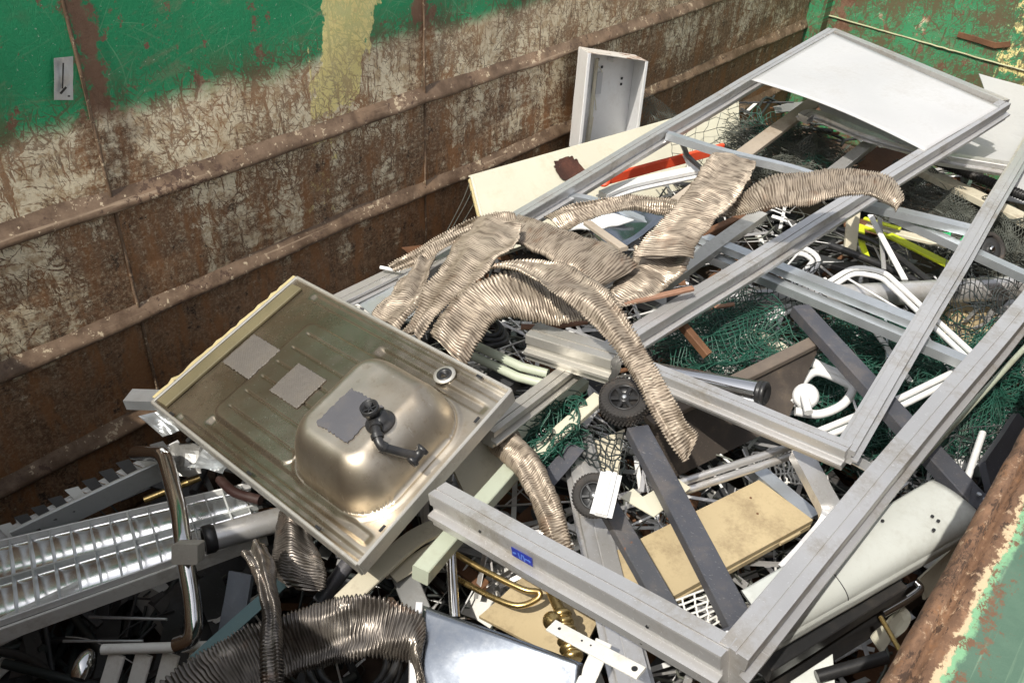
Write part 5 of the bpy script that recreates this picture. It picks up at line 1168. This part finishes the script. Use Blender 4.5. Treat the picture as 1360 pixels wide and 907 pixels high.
tangle('curly dark green wire in the gap below the pale channel', [(705, 555, -1.62), (775, 515, -1.60), (765, 600, -1.64), (690, 640, -1.68)], 420, .0019, 'wire_green', .07, .06, 36)
# ------------------------------------------------------------------ near right corner debris
rod('steel_spike', 'pointed brass-coloured rod leaning on the near wall ridge', 'rod', [(1170, 820, -1.50), (1199, 870, -1.46)], .0055, 'brass')
rod('black_pipe', 'black pipe poking out near the bottom right', 'pipe', [(1085, 898, -1.62), (1178, 872, -1.58)], .014, 'black')
plate('cream_offcut', 'pale triangular offcut at the bottom right edge', 'offcut', [(1050, 905, -1.66), (1106, 868, -1.62), (1110, 930, -1.66), (1060, 930, -1.68)], .006, 'greypanel')
plate('white_shard', 'chipped white and yellow shard beside the near wall ridge', 'shard', [(1160, 850, -1.60), (1196, 806, -1.58), (1204, 824, -1.60), (1172, 872, -1.62)], .006, 'cream', ragged=.02)
rod('chrome_bracket', 'small chrome bracket under the rusty cream piece', 'bracket', [(1172, 815, -1.57), (1205, 796, -1.56), (1222, 782, -1.555), (1216, 772, -1.55)], .009, 'chrome', 5)
# ------------------------------------------------------------------ loose scrap filling the hollows
def scrap(name, mat, n, seed, ztop, ln=(.08, .5), kinds=(0, 1, 2)):
    rnd = random.Random(seed); m = MB()
    for i in range(n):
        x = rnd.uniform(.05, 6.1); x = .05 + (x - .05) ** 1.0 * rnd.uniform(.25, 1); y = rnd.uniform(.06, 2.3 if name == 'scrap_bits' else 1.8)
        zt = ztop(x, y); z = zt - abs(rnd.gauss(0, .14)) - .02
        if z < FLO - ZC + .03: z = FLO - ZC + rnd.uniform(.03, .12)
        c = Vector((x, y, z + ZC)); a = rnd.uniform(0, 6.28); el = rnd.gauss(0, .22)
        d = Vector((math.cos(a) * math.cos(el), math.sin(a) * math.cos(el), math.sin(el))); l = rnd.uniform(*ln); k = rnd.choice(kinds)
        p0, p1 = c - d * l / 2, c + d * l / 2
        for p in (p0, p1):
            p.x = min(max(p.x, L0 + .04), L1 - .05); p.y = min(max(p.y, .04), WY - .09); p.z = max(p.z, FLO + .03)
            p.z = min(p.z, ztop(p.x, p.y) + ZC + .03)
        if (p1 - p0).length < .03: continue
        if mat in ('scrap_light', 'rust', 'white_dirty', 'alu', 'white', 'wire_grey') and x < 1.15 and y > .55 and rnd.random() < .85: continue
        if k == 0: m.sweep(rect((rnd.uniform(.012, .05) if name == 'scrap_bits' else rnd.uniform(.006, .022)), rnd.uniform(.003, .02) if name == 'scrap_bits' else .003, .001), [p0, p1], up=(UP + Vector((rnd.gauss(0, .5), rnd.gauss(0, .5), 0))).normalized())
        elif k == 1:
            q = (p0 + p1) / 2 + Vector((rnd.gauss(0, .03), rnd.gauss(0, .03), rnd.gauss(0, .02))); m.tube(spline([p0, q, p1], 4), rnd.choice((.003, .005, .009, .014)) if name == 'scrap_bits' else rnd.choice((.0018, .0025, .004)), 7)
        else:
            sd = d.cross(UP).normalized() * rnd.uniform(.03, .12); nn = d.cross(sd).normalized(); b = rnd.gauss(0, .02)
            m.slab(lambda u, v: (p0.lerp(p1, u) + sd * (v - .5) + UP * b * math.sin(u * 3 + v * 2), nn), 3, 2, .003)
    return m.build(name, M[mat], None, None, None, kind='stuff', keep=True)
def ztop(x, y):
    a = -1.90
    if x < 1.0: a = -2.22 + .20 * max(0, min(1, (1.05 - y) / .5))
    elif x < 1.4: a = -2.12 + (x - 1.0) / .4 * .22
    if x > 2.2: a = -1.88
    if x > 3.2: a = -1.80
    if y < .25 and x < 2: a -= .12
    return a
zt2 = lambda x, y: ztop(x, y) + (.10 if x > 2.2 else .18 if x > 1.25 or y < .8 else .0)
for mt, n, sd, lab_ in (('alu', 950, 41, 'thin bright aluminium strips and swarf between the larger pieces'), ('white', 420, 42, 'thin white rods and strips between the larger pieces'), ('wire_grey', 1000, 43, 'bent grey wires between the larger pieces')):
    o = scrap('scrap_strips', mt, n, sd, zt2, ln=(.06, .34), kinds=(1,) if 'wire' in mt else (0, 1, 0)); tag(o, lab_, 'scrap')
for nm, mt, n, sd, lab_ in (('scrap_bits', 'scrap_dark', 900, 21, 'dark scrap metal pieces filling the bottom of the container'), ('scrap_bits', 'scrap_light', 330, 22, 'light grey metal offcuts scattered deep in the heap'), ('scrap_bits', 'rust', 260, 23, 'rusty scraps scattered deep in the heap'), ('scrap_bits', 'white_dirty', 150, 24, 'whitish painted scraps scattered deep in the heap'), ('scrap_bits', 'wire_dark', 500, 25, 'dark rods and wire ends scattered deep in the heap')):
    o = scrap(nm, mt, n, sd, ztop, kinds=(1,) if mt == 'wire_dark' else (0, 1, 2)); tag(o, lab_, 'scrap')
